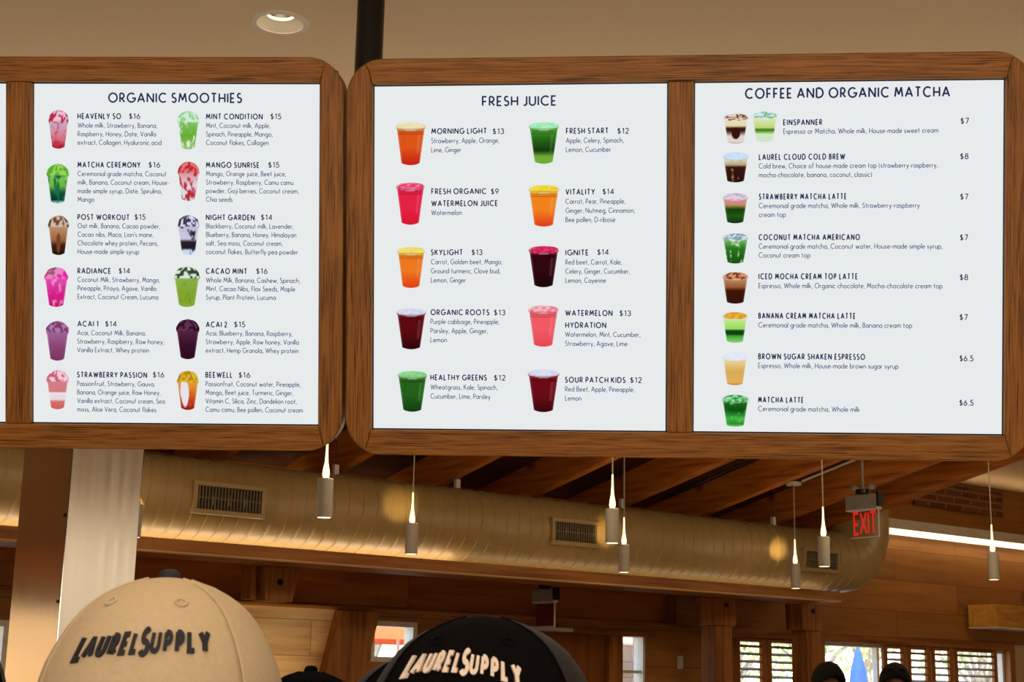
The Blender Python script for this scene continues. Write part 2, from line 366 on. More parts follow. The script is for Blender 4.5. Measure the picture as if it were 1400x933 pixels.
structure('trim_beige_panel', MB().box(big[1]+.1, 18.6, DW-.03, DW+.001, 0, 2.2), M['beige_wall'], **RZ)
structure('trim_brick_band', MB().box(15.2, 17.0, DW-.03, DW+.001, 3.80, 4.10), M['brick'], **RZ)
# door leaf with its closer
d_ = tag(MB().box(door[0], door[1], DW+.04, DW+.09, .01, door[3]).build('door_1', M['door'], rotz=PHI), kind='structure')
c0 = span(706, 857, 780, 863, DW-.06)
MB().box(c0[0], c0[1], DW-.1, DW-.04, door[3]+.012, door[3]+.045).build('door_closer_track', M['white_metal'], d_)

def window(n, o, bars_u=(), bars_z=(), fr=.045, mat=None):
    mat = mat or M['white_paint']
    w = MB()
    x0, x1, z0, z1 = o
    w.box(x0, x0+fr, DW+.02, DW+.16, z0, z1).box(x1-fr, x1, DW+.02, DW+.16, z0, z1)
    w.box(x0+fr, x1-fr, DW+.02, DW+.16, z0, z0+fr).box(x0+fr, x1-fr, DW+.02, DW+.16, z1-fr, z1)
    for u in bars_u: w.box(u-.02, u+.02, DW+.05, DW+.12, z0+fr, z1-fr)
    for z in bars_z: w.box(x0+fr, x1-fr, DW+.05, DW+.12, z-.015, z+.015)
    f = structure(f'window_{n}', w, mat, **RZ)
    MB().box(x0+fr, x1-fr, DW+.082, DW+.088, z0+fr, z1-fr).build('pane', M['glass'], f)
    return f
window(5, op_far, bars_u=(-.5,)); window(1, op_edge); window(2, op_left)
window(3, side, bars_z=(at_v(866, 919, DW)[1],), fr=.03)
gap = span(1128, 876, 1205, 1000)
window(4, big, bars_u=(gap[0]-.02, gap[1]+.02), fr=.05)

# louvred shutters in the wide window
def shutter(u0, u1, label):
    x0 = at_v(u0, 900, DW-.02)[0]; x1 = at_v(u1, 900, DW-.02)[0]
    z0, z1 = .98, 2.125; w = x1-x0; st = .07
    o = empty('louvred_shutter', room(x0, DW-.015, z0), PHI, label, 'shutter', 'louvred shutters in the wide window')
    for xx in (0, w-st): MB().box(xx, xx+st, -.02, .02, 0, z1-z0).build('stile', M['post_z'], o, bevel=.003)
    MB().box(st, w-st, -.02, .02, z1-z0-.035, z1-z0).build('top_rail', M['beam_x'], o); MB().box(st, w-st, -.02, .02, 0, .09).build('bottom_rail', M['beam_x'], o)
    s = MB(); k = 0; z = z1-z0-.078
    while z > .12:
        t = .035
        s.add([(st, -.028, z-t*.55), (w-st, -.028, z-t*.55), (w-st, .028, z-.002), (st, .028, z-.002), (st, -.028, z-t*.55+.012), (w-st, -.028, z-t*.55+.012), (w-st, .028, z+.012), (st, .028, z+.012)],
              [(0,3,2,1),(4,5,6,7),(0,1,5,4),(1,2,6,5),(2,3,7,6),(3,0,4,7)])
        z -= .079
    s.build('louvres', M['shutter'], o)
shutter(995, 1003, 'narrow wooden louvred shutter mostly hidden behind the left timber post')
shutter(1004.5, 1046.5, 'wooden louvred shutter next to the left timber post')
shutter(1048, 1091, 'wooden louvred shutter just left of the right timber post')
shutter(1096, 1127, 'wooden louvred shutter between the right timber post and the open gap')
shutter(1207, 1238, 'wooden louvred shutter directly right of the open gap, behind a head')
shutter(1239.5, 1271, 'second wooden louvred shutter right of the open gap')
shutter(1272.5, 1302, 'third wooden louvred shutter right of the open gap')
shutter(1303.5, 1362, 'widest wooden louvred shutter at the far right of the window')

# roof beams: bottom edges climb away from the far wall
RAFT = ['far left under the gap between the boards', 'above the second pendant, by the left end of the right board',
        'below the middle of the fresh juice board', 'crossing behind the round canopy under the juice board',
        'behind the front pendant left of the exit sign', 'just left of the lit exit sign', 'rightmost, bordering the pale flat ceiling']
def rafter(u, label, w=.09, h=.3, v0=4.75, v1=DW):
    b = MB()
    b.add([(0, v0, roof_z(v0)), (w, v0, roof_z(v0)), (w, v1, roof_z(v1)), (0, v1, roof_z(v1)), (0, v0, roof_z(v0)+h), (w, v0, roof_z(v0)+h), (w, v1, roof_z(v1)+h), (0, v1, roof_z(v1)+h)],
          [(0,3,2,1),(4,5,6,7),(0,1,5,4),(1,2,6,5),(2,3,7,6),(3,0,4,7)])
    o = b.build('roof_rafter', M['beam_y'], loc=room(u - w, 0, 0), rotz=PHI, bevel=.006)
    tag(o, 'sloping wooden roof rafter ' + label, 'rafter', 'roof rafters over the duct')
for u_, l_ in zip((6.66, 7.71, 8.75, 9.83, 10.89, 11.94), RAFT): rafter(u_, l_)
rafter(12.74, RAFT[-1], .14, .42)
for u_ in (5.6, 4.55, 3.5): rafter(u_, 'hidden behind the smoothies board at left')

# ------------------------------------------------------------------ beam under the duct, posts, brace
cz0, cz1 = 2.47, 2.572
ev = 10.2
t = empty('duct_beam', room(2.0, ev, cz0), PHI, 'long wooden beam running right under the round duct with a light strip', 'beam')
e_u = 12.3 - 2.0
MB().box(0, e_u, 0, .04, .0, cz1-cz0).build('front_board', M['beam_x'], t, bevel=.004)
tag(MB().box(0, e_u, -.005, .004, -.004, .012).build('painted_highlight', M['pine'], t), 'pale strip painted as a highlight along the lower edge')  # paler wood stands for light on the beam's underside
MB().box(0, e_u, .04, .46, 0, .025).build('bottom_board', M['beam_x'], t)
MB().box(0, e_u, .46, .5, 0, cz1-cz0).build('back_board', M['beam_x'], t)
MB().box(.05, 5.6, .10, .15, .026, .045).build('light_strip', M['cove'], t)
MB().box(5.7, e_u-.1, .10, .15, .026, .045).build('light_strip', M['cove2'], t)

def bracket_post(uc, wt, wb, vv, zt, label, below=True, bolt=True, wpost=.28, off=0.0):
    o = empty('timber_post', room(uc, vv, 0), PHI, label, 'post', 'timber posts under the duct')
    MB().prism([(-wb/2, 2.2), (wb/2, 2.2), (wt/2, zt), (-wt/2, zt)], -.11, .11).build('bracket', M['post_z'], o, bevel=.006)
    MB().box(off-wpost/2, off+wpost/2, -.09, .12 if vv < DW-.3 else .09, 0, 2.2).build('shaft', M['post_z'], o, bevel=.006)
    if bolt:
        b = MB(); b.tube([(.02, -.118, 2.4), (.02, -.105, 2.4)], .026, 14); b.build('bolt', M['black_metal'], o)
a = at_v(378, 790, 10.75)[0]
o = empty('timber_bracket', room(a, 10.85, 2.2), PHI, 'tapered wooden bracket with a dark bolt under the duct, right of the cream cap', 'bracket')
MB().prism([(-.1, 0), (.14, 0), (.21, .27), (-.13, .27)], -.12, .10).build('body', M['post_z'], o, bevel=.005)
MB().prism([(-.20, .01), (-.15, .01), (-.16, .27), (-.21, .27)], -.06, .10).build('side_strip', M['post_z'], o, bevel=.004)
MB().tube([(.02, -.128, .15), (.02, -.11, .15)], .026, 14).build('bolt', M['black_metal'], o)
for ux, ub, l in ((980, 981, 'left timber post with bracket head below the duct, beside the shutters'), (1099, 1103, 'right timber post with bracket head in front of the shutters')):
    V_ = 10.8
    a = at_v(ux, 835, V_)[0]
    bracket_post(a, .36 if ux == 980 else .33, .31, V_, 2.47, l, wpost=.22, off=.01 if ux == 980 else .045)
# slanted brace on the wall
a = at_v(465, 832, DW-.12)[0]; b = at_v(517, 832, DW-.12)[0]
o = MB().prism([(a-.55, 0), (b-.55, 0), (b, 2.19), (a, 2.19)], DW-.16, DW-.03).build('slanted_brace', M['post_z'], rotz=PHI, bevel=.006)
tag(o, 'slanted dark wooden brace between pale pine panel and small window', 'brace')
# ochre beam end at the right edge
s_ = span(1363, 829, 1420, 861, 11.0)
o = empty('wooden_shelf_box', room(s_[0], 11.0, s_[2]), PHI, 'ochre wooden box shelf on the far wall at the right edge, above a beige panel', 'shelf')
MB().box(0, 1.7, 0, .4, .015, s_[3]-s_[2]).build('body', M['ochre'], o, bevel=.004)
MB().box(-.004, 1.7, -.004, .4, 0, .015).build('bottom_edge', M['white_paint'], o)

# ------------------------------------------------------------------ duct
DV, DZ, DR = 10.47, 2.893, .31
t = empty('air_duct', room(1.5, DV, DZ), PHI, 'big round cream painted air duct running under the rafters', 'duct')
U0, U1, RB = 1.5, 12.55, .40
path = []
def ringset():
    out = []; u = 0.0; k = 0
    while u < U1-U0:
        out.append((u, DR)); 
        grp = (k % 9) in (0, 1, 2, 3)
        for du, dr in ((.100, 0), (.105, .008), (.116, .008), (.122, 0)): out.append((u+du, DR+(dr if grp else dr*.6)))
        u += .13; k += 1
    return out
prof = ringset(); n = 56
vs = []; fs = []
rows = [(Vector((u, 0, 0)), r, 0.0) for u, r in prof if u < U1-U0]
for k in range(1, 15):              # elbow turning up into the roof
    a = R(90)*k/14
    bump = .006 if k % 3 == 0 else 0
    rows.append((Vector((U1-U0 + RB*math.sin(a), 0, RB*(1-math.cos(a)))), DR+bump, a))
rows.append((Vector((U1-U0+RB, 0, RB+.25)), DR, R(90)))
for c, r, a in rows:
    ex = Vector((-math.sin(a), 0, math.cos(a)))
    for k in range(n):
        q = 2*math.pi*k/n
        lean = .05*math.cos(q) if a == 0 else 0      # seams lean slightly: the duct is spiral wound
        p = c + ex*(r*math.cos(q)) + Vector((0, 1, 0))*(r*math.sin(q)); p.x += lean*(1 if a == 0 else 0)
        vs.append(p)
for j in range(len(rows)-1):
    for k in range(n): fs.append((j*n+k, j*n+(k+1) % n, (j+1)*n+(k+1) % n, (j+1)*n+k))
MB().add(vs, fs).build('tube', M['duct'], t, smooth=True)
def grille(px, py0, py1, px1, label=None):
    ua, _ = at_v(px, (py0+py1)/2, DV-DR); ub, _ = at_v(px1, (py0+py1)/2, DV-DR)
    za = at_v((px+px1)/2, py1, DV-DR+.02)[1]; zb = at_v((px+px1)/2, py0, DV-DR+.04)[1]
    zc = (za+zb)/2 - DZ; hh = (zb-za)/2; x0, x1 = ua-U0, ub-U0
    ang = math.asin(max(-1, min(1, zc/DR)))
    g = empty('vent_grille', (0, 0, 0)); g.parent = t
    g.rotation_euler.x = -ang
    y = -DR
    f = MB(); fr = .035
    f.box(x0-fr, x1+fr, y-.028, y+.06, hh, hh+fr).box(x0-fr, x1+fr, y-.028, y+.06, -hh-fr, -hh).box(x0-fr, x0, y-.028, y+.06, -hh, hh).box(x1, x1+fr, y-.028, y+.06, -hh, hh)
    f.build('grille_frame', M['duct'], g, bevel=.004)
    MB().box(x0, x1, y-.004, y+.002, -hh, hh).build('grille_back', M['dark'], g)
    s = MB(); x = x0+.012
    while x < x1-.01:
        s.box(x, x+.008, y-.022, y-.004, -hh, hh); x += .026
    s.box(x0, x1, y-.020, y-.014, -.004, .004)
    s.build('grille_slats', M['grille'], g)
grille(268, 669, 700, 356); grille(757, 717, 742, 814); grille(1100, 756, 778, 1143)
def hanger(px, py):                 # cable with a fastener between duct and rafter
    u = at_v(px, py, DV)[0]
    h = MB(); h.tube([(u-U0, 0, DR-.02), (u-U0, 0, 1.0)], .004, 6); h.build('hanger_cable', M['black_metal'], t)
    MB().box(u-U0-.022, u-U0+.022, -.02, .02, DR-.01, DR+.085).build('cable_fastener', M['white_metal'], t, bevel=.004)
for px, py in ((459, 640), (625, 663), (850, 690), (1057, 713)): hanger(px, py)

# ------------------------------------------------------------------ pendants
def pendant_parts(t, cord):
    MB().lathe([(.0435, .0), (.045, .004), (.045, .221), (.041, .225), (.012, .225)], 24).build('lamp_shade', M['pendant'], t, smooth=True)
    MB().lathe([(.038, -.001), (.040, .002)], 20).build('lens', M['lens'], t)
    MB().lathe([(.008, .225), (.018, .233), (.021, .25), (.018, .278), (.010, .32), (.0065, .38), (.005, .45)], 14).build('glowing_cord_grip', M['glow'], t, smooth=True)
    MB().tube([(0, 0, .45), (0, 0, cord)], .0046, 8).build('cord', M['cord'], t)
    MB().lathe([(.066, cord-.03), (.072, cord-.025), (.072, cord), (.05, cord+.004)], 28).build('canopy', M['pendant'], t, smooth=True)
PF = 1.14                           # the pendants hang under every other rafter
PEND = [(183, 735, 8.49, 'small cylindrical pendant half hidden behind the steel column'),
        (443, 708, 6.65, 'cylindrical pendant below the corner of the smoothies board, largest of the row'),
        (562, 758, 8.15, 'cylindrical pendant in front of the duct below the left end of the juice board'),
        (837, 743, 6.57, 'nearer of the two close-set pendants under the juice board'),
        (853, 783, 8.23, 'lower farther one of the two close-set pendants, hung from a round canopy'),
        (1127, 775, 6.74, 'pendant left of the lit exit sign, in front of the duct elbow'),
        (1088, 805, 8.41, 'small pendant lowest in front of the duct, its round canopy visible'),
        (1359, 793, 6.58, 'rightmost pendant in front of the long light bar')]
SPOT = {183: (180, 690), 562: (546, 690), 853: (828, 728), 1088: (1063, 752)}
for px, py, V_, l in PEND:
    V_ *= PF
    u, z = at_v(px, py, V_)
    t = empty('pendant_lamp', room(u, V_, z), PHI, l, 'pendant lamp', 'cylinder pendants')
    pendant_parts(t, (roof_z(V_) if px != 1359 else roof_z(V_)) - z)
    lamp('pendant_light', 'SPOT', (0, 0, -.01), 14, WARM, parent=t, spot_size=R(75), spot_blend=.8, shadow_soft_size=.03)
    lamp('pendant_glow', 'POINT', (.05, 0, .33), 1.6, WARM, parent=t, shadow_soft_size=.02)
    if px in SPOT:                  # added spot aimed to put a small pool of light on the duct
        tu, tz = at_v(*SPOT[px], DV-DR)
        sl = lamp('added_duct_spot', 'SPOT', (0, .05, .27), 40, (1, .74, .30), parent=t, spot_size=R(21), spot_blend=1.0, shadow_soft_size=.004)
        sl.rotation_euler = Vector((tu-u, DV-DR-V_-.05, tz-z-.27)).to_track_quat('-Z', 'Y').to_euler()
def conduit(u, v0, v1, mat, label):
    o = MB().tube([(u, v0, roof_z(v0)-.013), (u, v1, roof_z(v1)-.013)], .011, 8).build('conduit', mat, rotz=PHI); tag(o, label, 'conduit')
conduit(10.95, 8.2, 9.50, M['white_metal'], 'pale thin conduit on the rafter between round canopy and exit sign stem')
conduit(9.95, 7.0, 10.35, M['black_metal'], 'dark thin conduit along the rafter right of the round canopy')

# ------------------------------------------------------------------ stroke lettering
def arc(cx, cy, rx, ry, a0, a1, n=10):
    return [(cx+rx*math.cos(R(a0+(a1-a0)*i/n)), cy+ry*math.sin(R(a0+(a1-a0)*i/n))) for i in range(n+1)]
def bowl(x0, x1, y0, y1, n=8):      # a D-shaped bowl open to the stem at x0
    r = (y1-y0)/2; xx = max(x0, x1-r)
    return [(x0, y1), (xx, y1)] + arc(xx, y0+r, x1-xx, r, 90, -90, n)[1:-1] + [(xx, y0), (x0, y0)]
X = .60
G = {
 'A': (.78, [[(0,0),(.39,1),(.78,0)], [(.13,.3),(.65,.3)]]),
 'B': (.50, [[(0,0),(0,1)], bowl(0,.44,.52,1), bowl(0,.5,0,.52)]),
 'C': (.82, [arc(.48,.5,.48,.5,48,312,16)]), 'D': (.76, [[(0,0),(0,1)], [(0,1),(.26,1)]+arc(.26,.5,.5,.5,90,-90,14)+[(0,0)]]),
 'E': (.44, [[(.44,1),(0,1),(0,0),(.44,0)], [(0,.46),(.38,.46)]]), 'F': (.44, [[(.44,1),(0,1),(0,0)], [(0,.46),(.38,.46)]]),
 'G': (.90, [arc(.48,.5,.48,.5,48,345,16)+[(.94,.44),(.56,.44)]]), 'H': (.66, [[(0,0),(0,1)],[(.66,0),(.66,1)],[(0,.46),(.66,.46)]]),
 'I': (.0, [[(0,0),(0,1)]]), 'J': (.34, [[(.34,1),(.34,.2)]+arc(.14,.2,.2,.2,0,-130,6)]),
 'K': (.60, [[(0,0),(0,1)],[(.56,1),(.02,.42)],[(.2,.58),(.6,0)]]), 'L': (.42, [[(0,1),(0,0),(.42,0)]]),
 'M': (.88, [[(0,0),(.14,1),(.44,.24),(.74,1),(.88,0)]]), 'N': (.72, [[(0,0),(0,1),(.72,0),(.72,1)]]),
 'O': (.98, [arc(.49,.5,.49,.5,90,450,24)]), 'P': (.48, [[(0,0),(0,1)], bowl(0,.48,.42,1)]),
 'Q': (.98, [arc(.49,.5,.49,.5,90,450,24), [(.6,.25),(.95,-.05)]]), 'R': (.54, [[(0,0),(0,1)], bowl(0,.48,.42,1), [(.2,.42),(.54,0)]]),
 'S': (.48, [arc(.24,.75,.2,.25,40,250,9)+arc(.24,.25,.24,.26,75,-150,9)]), 'T': (.58, [[(0,1),(.58,1)],[(.29,1),(.29,0)]]),
 'U': (.64, [[(0,1),(0,.32)]+arc(.32,.32,.32,.32,180,360,10)+[(.64,1)]]), 'V': (.72, [[(0,1),(.36,0),(.72,1)]]),
 'W': (1.1, [[(0,1),(.28,0),(.55,.9),(.82,0),(1.1,1)]]), 'X': (.64, [[(0,0),(.62,1)],[(.02,1),(.64,0)]]),
 'Y': (.66, [[(0,1),(.33,.46),(.66,1)],[(.33,.46),(.33,0)]]), 'Z': (.62, [[(.02,1),(.6,1),(0,0),(.62,0)]]),
 '1': (.22, [[(0,.82),(.2,1),(.2,0)]]), '2': (.48, [arc(.23,.74,.23,.26,165,-30,9)+[(0,0),(.48,0)]]),
 '3': (.46, [arc(.2,.76,.22,.24,150,-85,8)+arc(.2,.27,.26,.27,82,-155,9)]), '4': (.56, [[(.42,0),(.42,1),(0,.26),(.56,.26)]]),
 '5': (.46, [[(.42,1),(.08,1),(.04,.55)]+arc(.18,.31,.27,.31,115,-150,9)]), '6': (.52, [[(.36,1),(.06,.45)]+arc(.26,.29,.26,.29,150,-210,14)]),
 '7': (.5, [[(0,1),(.5,1),(.16,0)]]), '8': (.5, [arc(.25,.76,.2,.24,-90,270,12), arc(.25,.27,.25,.27,90,450,12)]),
 '9': (.52, [[(.16,0),(.46,.55)]+arc(.26,.71,.26,.29,-30,330,14)]), '0': (.6, [arc(.3,.5,.3,.5,90,450,16)]),
 '$': (.46, [arc(.23,.72,.19,.2,40,250,8)+arc(.23,.27,.23,.23,75,-150,8), [(.23,-.1),(.23,1.1)]]),
 'a': (.58, [arc(.29,X/2,.29,X/2,0,360,12), [(.58,X),(.58,0)]]), 'b': (.58, [[(0,1.05),(0,0)], arc(.29,X/2,.29,X/2,0,360,12)]),
 'c': (.48, [arc(.3,X/2,.3,X/2,45,315,9)]), 'd': (.58, [[(.58,1.05),(.58,0)], arc(.29,X/2,.29,X/2,0,360,12)]),
 'e': (.56, [[(.02,.3),(.56,.33)]+arc(.28,X/2,.28,X/2,8,318,11)]), 'f': (.34, [[(.1,0),(.1,.85)]+arc(.26,.85,.16,.2,180,60,4), [(0,X),(.3,X)]]),
 'g': (.58, [arc(.29,X/2,.29,X/2,0,360,12), [(.58,X),(.58,-.1)]+arc(.31,-.1,.27,.24,0,-150,7)]), 'h': (.5, [[(0,1.05),(0,0)], [(0,.3)]+arc(.25,.35,.25,.25,180,0,7)+[(.5,0)]]),
 'i': (.0, [[(0,0),(0,X)], [(0,.8),(0,.9)]]), 'j': (.1, [[(.1,X),(.1,-.2),(-.02,-.32)], [(.1,.8),(.1,.9)]]),
 'k': (.46, [[(0,0),(0,1.05)], [(.42,X),(.02,.25)], [(.15,.36),(.46,0)]]), 'l': (.0, [[(0,0),(0,1.05)]]),
 'm': (.84, [[(0,0),(0,X)], [(0,.35)]+arc(.21,.38,.21,.22,180,0,6)+[(.42,0)], [(.42,.35)]+arc(.63,.38,.21,.22,180,0,6)+[(.84,0)]]),
 'n': (.5, [[(0,0),(0,X)], [(0,.3)]+arc(.25,.35,.25,.25,180,0,7)+[(.5,0)]]), 'o': (.6, [arc(.3,X/2,.3,X/2,0,360,12)]),
 'p': (.58, [[(0,X),(0,-.34)], arc(.29,X/2,.29,X/2,0,360,12)]), 'q': (.58, [[(.58,X),(.58,-.34)], arc(.29,X/2,.29,X/2,0,360,12)]),
 'r': (.26, [[(0,0),(0,X)], [(0,.32)]+arc(.24,.34,.24,.26,180,80,4)]), 's': (.34, [arc(.17,.44,.15,.16,40,250,6)+arc(.17,.15,.17,.16,75,-150,6)]),
 't': (.32, [[(.14,.92),(.14,0)], [(0,X),(.3,X)]]), 'u': (.5, [[(0,X),(0,.25)]+arc(.25,.25,.25,.25,180,360,7)+[(.5,X)], [(.5,.3),(.5,0)]]),
 'v': (.5, [[(0,X),(.25,0),(.5,X)]]), 'w': (.8, [[(0,X),(.2,0),(.4,X-.04),(.6,0),(.8,X)]]), 'x': (.46, [[(0,0),(.46,X)],[(0,X),(.46,0)]]),
 'y': (.5, [[(0,X),(.26,.02)], [(.5,X),(.12,-.34)]]), 'z': (.44, [[(0,X),(.42,X),(0,0),(.44,0)]]),
 ',': (.08, [[(.08,.08),(0,-.16)]]), '.': (.03, [[(0,0),(.03,.09)]]), '-': (.26, [[(0,.3),(.26,.3)]]), "'": (.03, [[(.02,1),(0,.78)]]),
 '(': (.2, [arc(.5,.42,.5,.72,140,220,6)]), ')': (.2, [arc(-.3,.42,.5,.72,40,-40,6)]),
}
def ribbon(pts, hw):
    """left/right outline of a polyline with mitred joints"""
    closed = (abs(pts[0][0]-pts[-1][0]) + abs(pts[0][1]-pts[-1][1])) < 1e-6 and len(pts) > 3
    if closed: pts = pts[:-1]
    n = len(pts); out = []
    for i, p in enumerate(pts):
        a = pts[i-1] if (i > 0 or closed) else None; b = pts[(i+1) % n] if (i < n-1 or closed) else None
        def nrm(q, r):
            dx, dy = r[0]-q[0], r[1]-q[1]; l = math.hypot(dx, dy) or 1e-9; return (-dy/l, dx/l)
        if a is None: nx, ny = nrm(p, b); k = 1
        elif b is None: nx, ny = nrm(a, p); k = 1
        else:
            n1, n2 = nrm(a, p), nrm(p, b); nx, ny = n1[0]+n2[0], n1[1]+n2[1]; l = math.hypot(nx, ny) or 1e-9
            nx /= l; ny /= l; k = min(1.8, 1/max(.3, nx*n1[0]+ny*n1[1]))
        out.append(((p[0]+nx*hw*k, p[1]+ny*hw*k), (p[0]-nx*hw*k, p[1]-ny*hw*k)))
    return out, closed
def split_sharp(pts, ext):
    """break a polyline where it folds back, so each arm keeps its full stroke width"""
    out = []; cur = [pts[0]]
    for a, b, c in zip(pts, pts[1:], pts[2:]):
        cur.append(b)
        d1 = (b[0]-a[0], b[1]-a[1]); d2 = (c[0]-b[0], c[1]-b[1]); l1 = math.hypot(*d1) or 1e-9; l2 = math.hypot(*d2) or 1e-9
        if (d1[0]*d2[0]+d1[1]*d2[1])/(l1*l2) < -.25:
            out.append(cur[:-1] + [(b[0]+d1[0]/l1*ext, b[1]+d1[1]/l1*ext)]); cur = [(b[0]-d2[0]/l2*ext, b[1]-d2[1]/l2*ext)]
    out.append(cur + [pts[-1]]); return out
def text_width(text, gap, space):
    ws = [G[c][0] for c in text if c != ' ']
    return sum(ws), gap*(len(ws)-1) + space*text.count(' ')
def text_quads(text, weight, gap=.3, space=.4, wx=1.0, slant=0.0):
    """list of outlines in units of cap height, and the line width; wx squeezes the letters, not the strokes"""
    out = []; x = 0.0
    for ch in text:
        if ch == ' ': x += space; continue
        w, st = G[ch]
        for s in st:
            pts = [(x + p[0]*wx + slant*p[1], p[1]) for p in s]
            for q in split_sharp(pts, weight*.12): out.append(ribbon(q, weight/2))
        x += w*wx + gap
    return out, x - gap
def add_text(mb, text, x0, x1, z, cap, weight, y, lead=None):
    """flat lettering from x0 to x1 (x1 None: the squeeze given by lead) on the plane y"""
    g0, s0 = (weight + .15, .34) if weight > .16 else (weight + .07, .34)
    if lead is None:
        w, f = text_width(text, g0, s0); tot = (x1-x0)/cap; wx = (tot-f)/w; k = 1.0
        if wx < .55: k = tot/(.55*w+f); wx = .55*k
        if wx > 1.05: k = tot/(1.05*w+f); wx = 1.05*k
        lead = (wx, k)
    wx, k = lead
    q, w = text_quads(text, weight, gap=g0*k, space=s0*k, wx=wx)
    for outl, closed in q:
        vs = []
        for l, r in outl: vs += [(x0+l[0]*cap, y, z+l[1]*cap), (x0+r[0]*cap, y, z+r[1]*cap)]
        n = len(outl); m_ = n if closed else n-1
        mb.add(vs, [(2*i, 2*i+1, (2*i+3) % (2*n), (2*i+2) % (2*n)) for i in range(m_)])
    return lead

# ------------------------------------------------------------------ pictures of drinks
def hsh(i, j, s):
    n_ = (i*374761393 + j*668265263 + s*974711) & 0xffffffff; n_ = ((n_ ^ (n_ >> 13))*1274126177) & 0xffffffff
    return ((n_ ^ (n_ >> 16)) & 0xffff)/65535.0
def vnoise(x, y, s):
    i, j = math.floor(x), math.floor(y); fx, fy = x-i, y-j; fx = fx*fx*(3-2*fx); fy = fy*fy*(3-2*fy)
    a = hsh(i, j, s)*(1-fx)+hsh(i+1, j, s)*fx; b = hsh(i, j+1, s)*(1-fx)+hsh(i+1, j+1, s)*fx
    return a*(1-fy)+b*fy
def mixc(a, b, t): t = max(0, min(1, t)); return tuple(a[i]*(1-t)+b[i]*t for i in range(3))
def ramp(stops, t):
    for (t0, c0), (t1, c1) in zip(stops, stops[1:]):
        if t <= t1: return mixc(c0, c1, (t-t0)/max(1e-6, t1-t0))
    return stops[-1][1]
WHITE = (231, 235, 236)
def picture(parent, x0, x1, z0, z1, spec, seed, y):
    """a cup drawn on the screen: body under a rim, cream or foam on top"""
    nx, ny = 20, 36; vs = []; cs = []; fs = []
    rim = spec.get('rim', .78); base = spec.get('base', .66); dome = spec.get('dome', False)
    for j in range(ny+1):
        t = j/ny
        if t <= rim: hw = base + (1-base)*(t/rim); hw *= .94 if t < rim*.93 else 1.0
        else:
            q = (t-rim)/(1-rim)
            if dome: hw = (1-.06*q) * math.sqrt(max(0, 1-q**2.2))*(.93+.14*vnoise(q*5, 1.3, seed)) + .03
            else: hw = math.sqrt(max(0, 1-(q*1.0)**2))*.98+.02
        for i in range(nx+1):
            s = -1+2*i/nx
            zz = t
            if t < .06: zz = t + .045*(1-t/.06)*(s*s)       # rounded cup bottom
            vs.append((x0+(x1-x0)*(.5+.5*s*hw), y, z0+(z1-z0)*zz))
            a = vnoise(s*spec.get('fx', 3)+5+seed, t*spec.get('fy', 7), seed); b = vnoise(s*7+1, t*17+s*3, seed+5)
            sw = a*.65+b*.35
            if t <= rim:
                c = ramp(spec['body'], t/rim)
                if 'swirl' in spec: c = mixc(c, spec['swirl'], (sw-spec.get('sw0', .52))*8*spec.get('amt', 1))
                if 'patch' in spec: 
                    pc, px, pz, prx, prz = spec['patch']
                    c = mixc(pc, c, (((s-px)/prx)**2+((t-pz)/prz)**2-.8)*4)
                if abs(s) > .86 and not spec.get('flat'): c = mixc(c, spec.get('edge', WHITE), .28*(abs(s)-.86)/.14)
                if not dome and s*s+((rim-t)/.085)**2 < .9: c = mixc(spec['top'][0], spec['top'][1], (vnoise(s*5+2, t*30, seed+9)-.5)*6+.45)
                elif not dome and s*s+((rim-t)/.10)**2 < 1.02: c = mixc(c, (232, 236, 240), .45)
                if spec.get('lines') and rim*.80 < t < rim*.93 and j % 2 == 0: c = mixc(c, (40, 10, 10), .22)
                if spec.get('lines') and t > rim*.3 and .55 < s < .8 and t < rim*.8: c = mixc(c, WHITE, .13)
            else:
                q = (t-rim)/(1-rim); c = mixc(spec['top'][0], spec['top'][1], (vnoise(s*6+2, q*4, seed+9)-.5)*7+.45)
                if not dome:
                    e_ = (s*.99)**2; c = mixc(c, spec.get('rimc', (214, 222, 226)), 0 if abs(s) < .9 and q < .86 else .8)
                if 'leaf' in spec and s < -.1 and q > .35: c = mixc(c, spec['leaf'], (vnoise(s*8, q*6, seed+2)-.4)*9)
            cs.append(c)
    for j in range(ny):
        for i in range(nx): k = j*(nx+1)+i; fs.append((k, k+1, k+nx+2, k+nx+1))
    o = MB().add(vs, fs).build('drink_picture', M['picture'], parent, fix=False)
    ca = o.data.color_attributes.new('pic', 'FLOAT_COLOR', 'POINT')
    flat = []
    for c in cs: flat += [lin(max(0, min(255, c[0]))), lin(max(0, min(255, c[1]))), lin(max(0, min(255, c[2]))), 1.0]
    ca.data.foreach_set('color', flat)
    return o

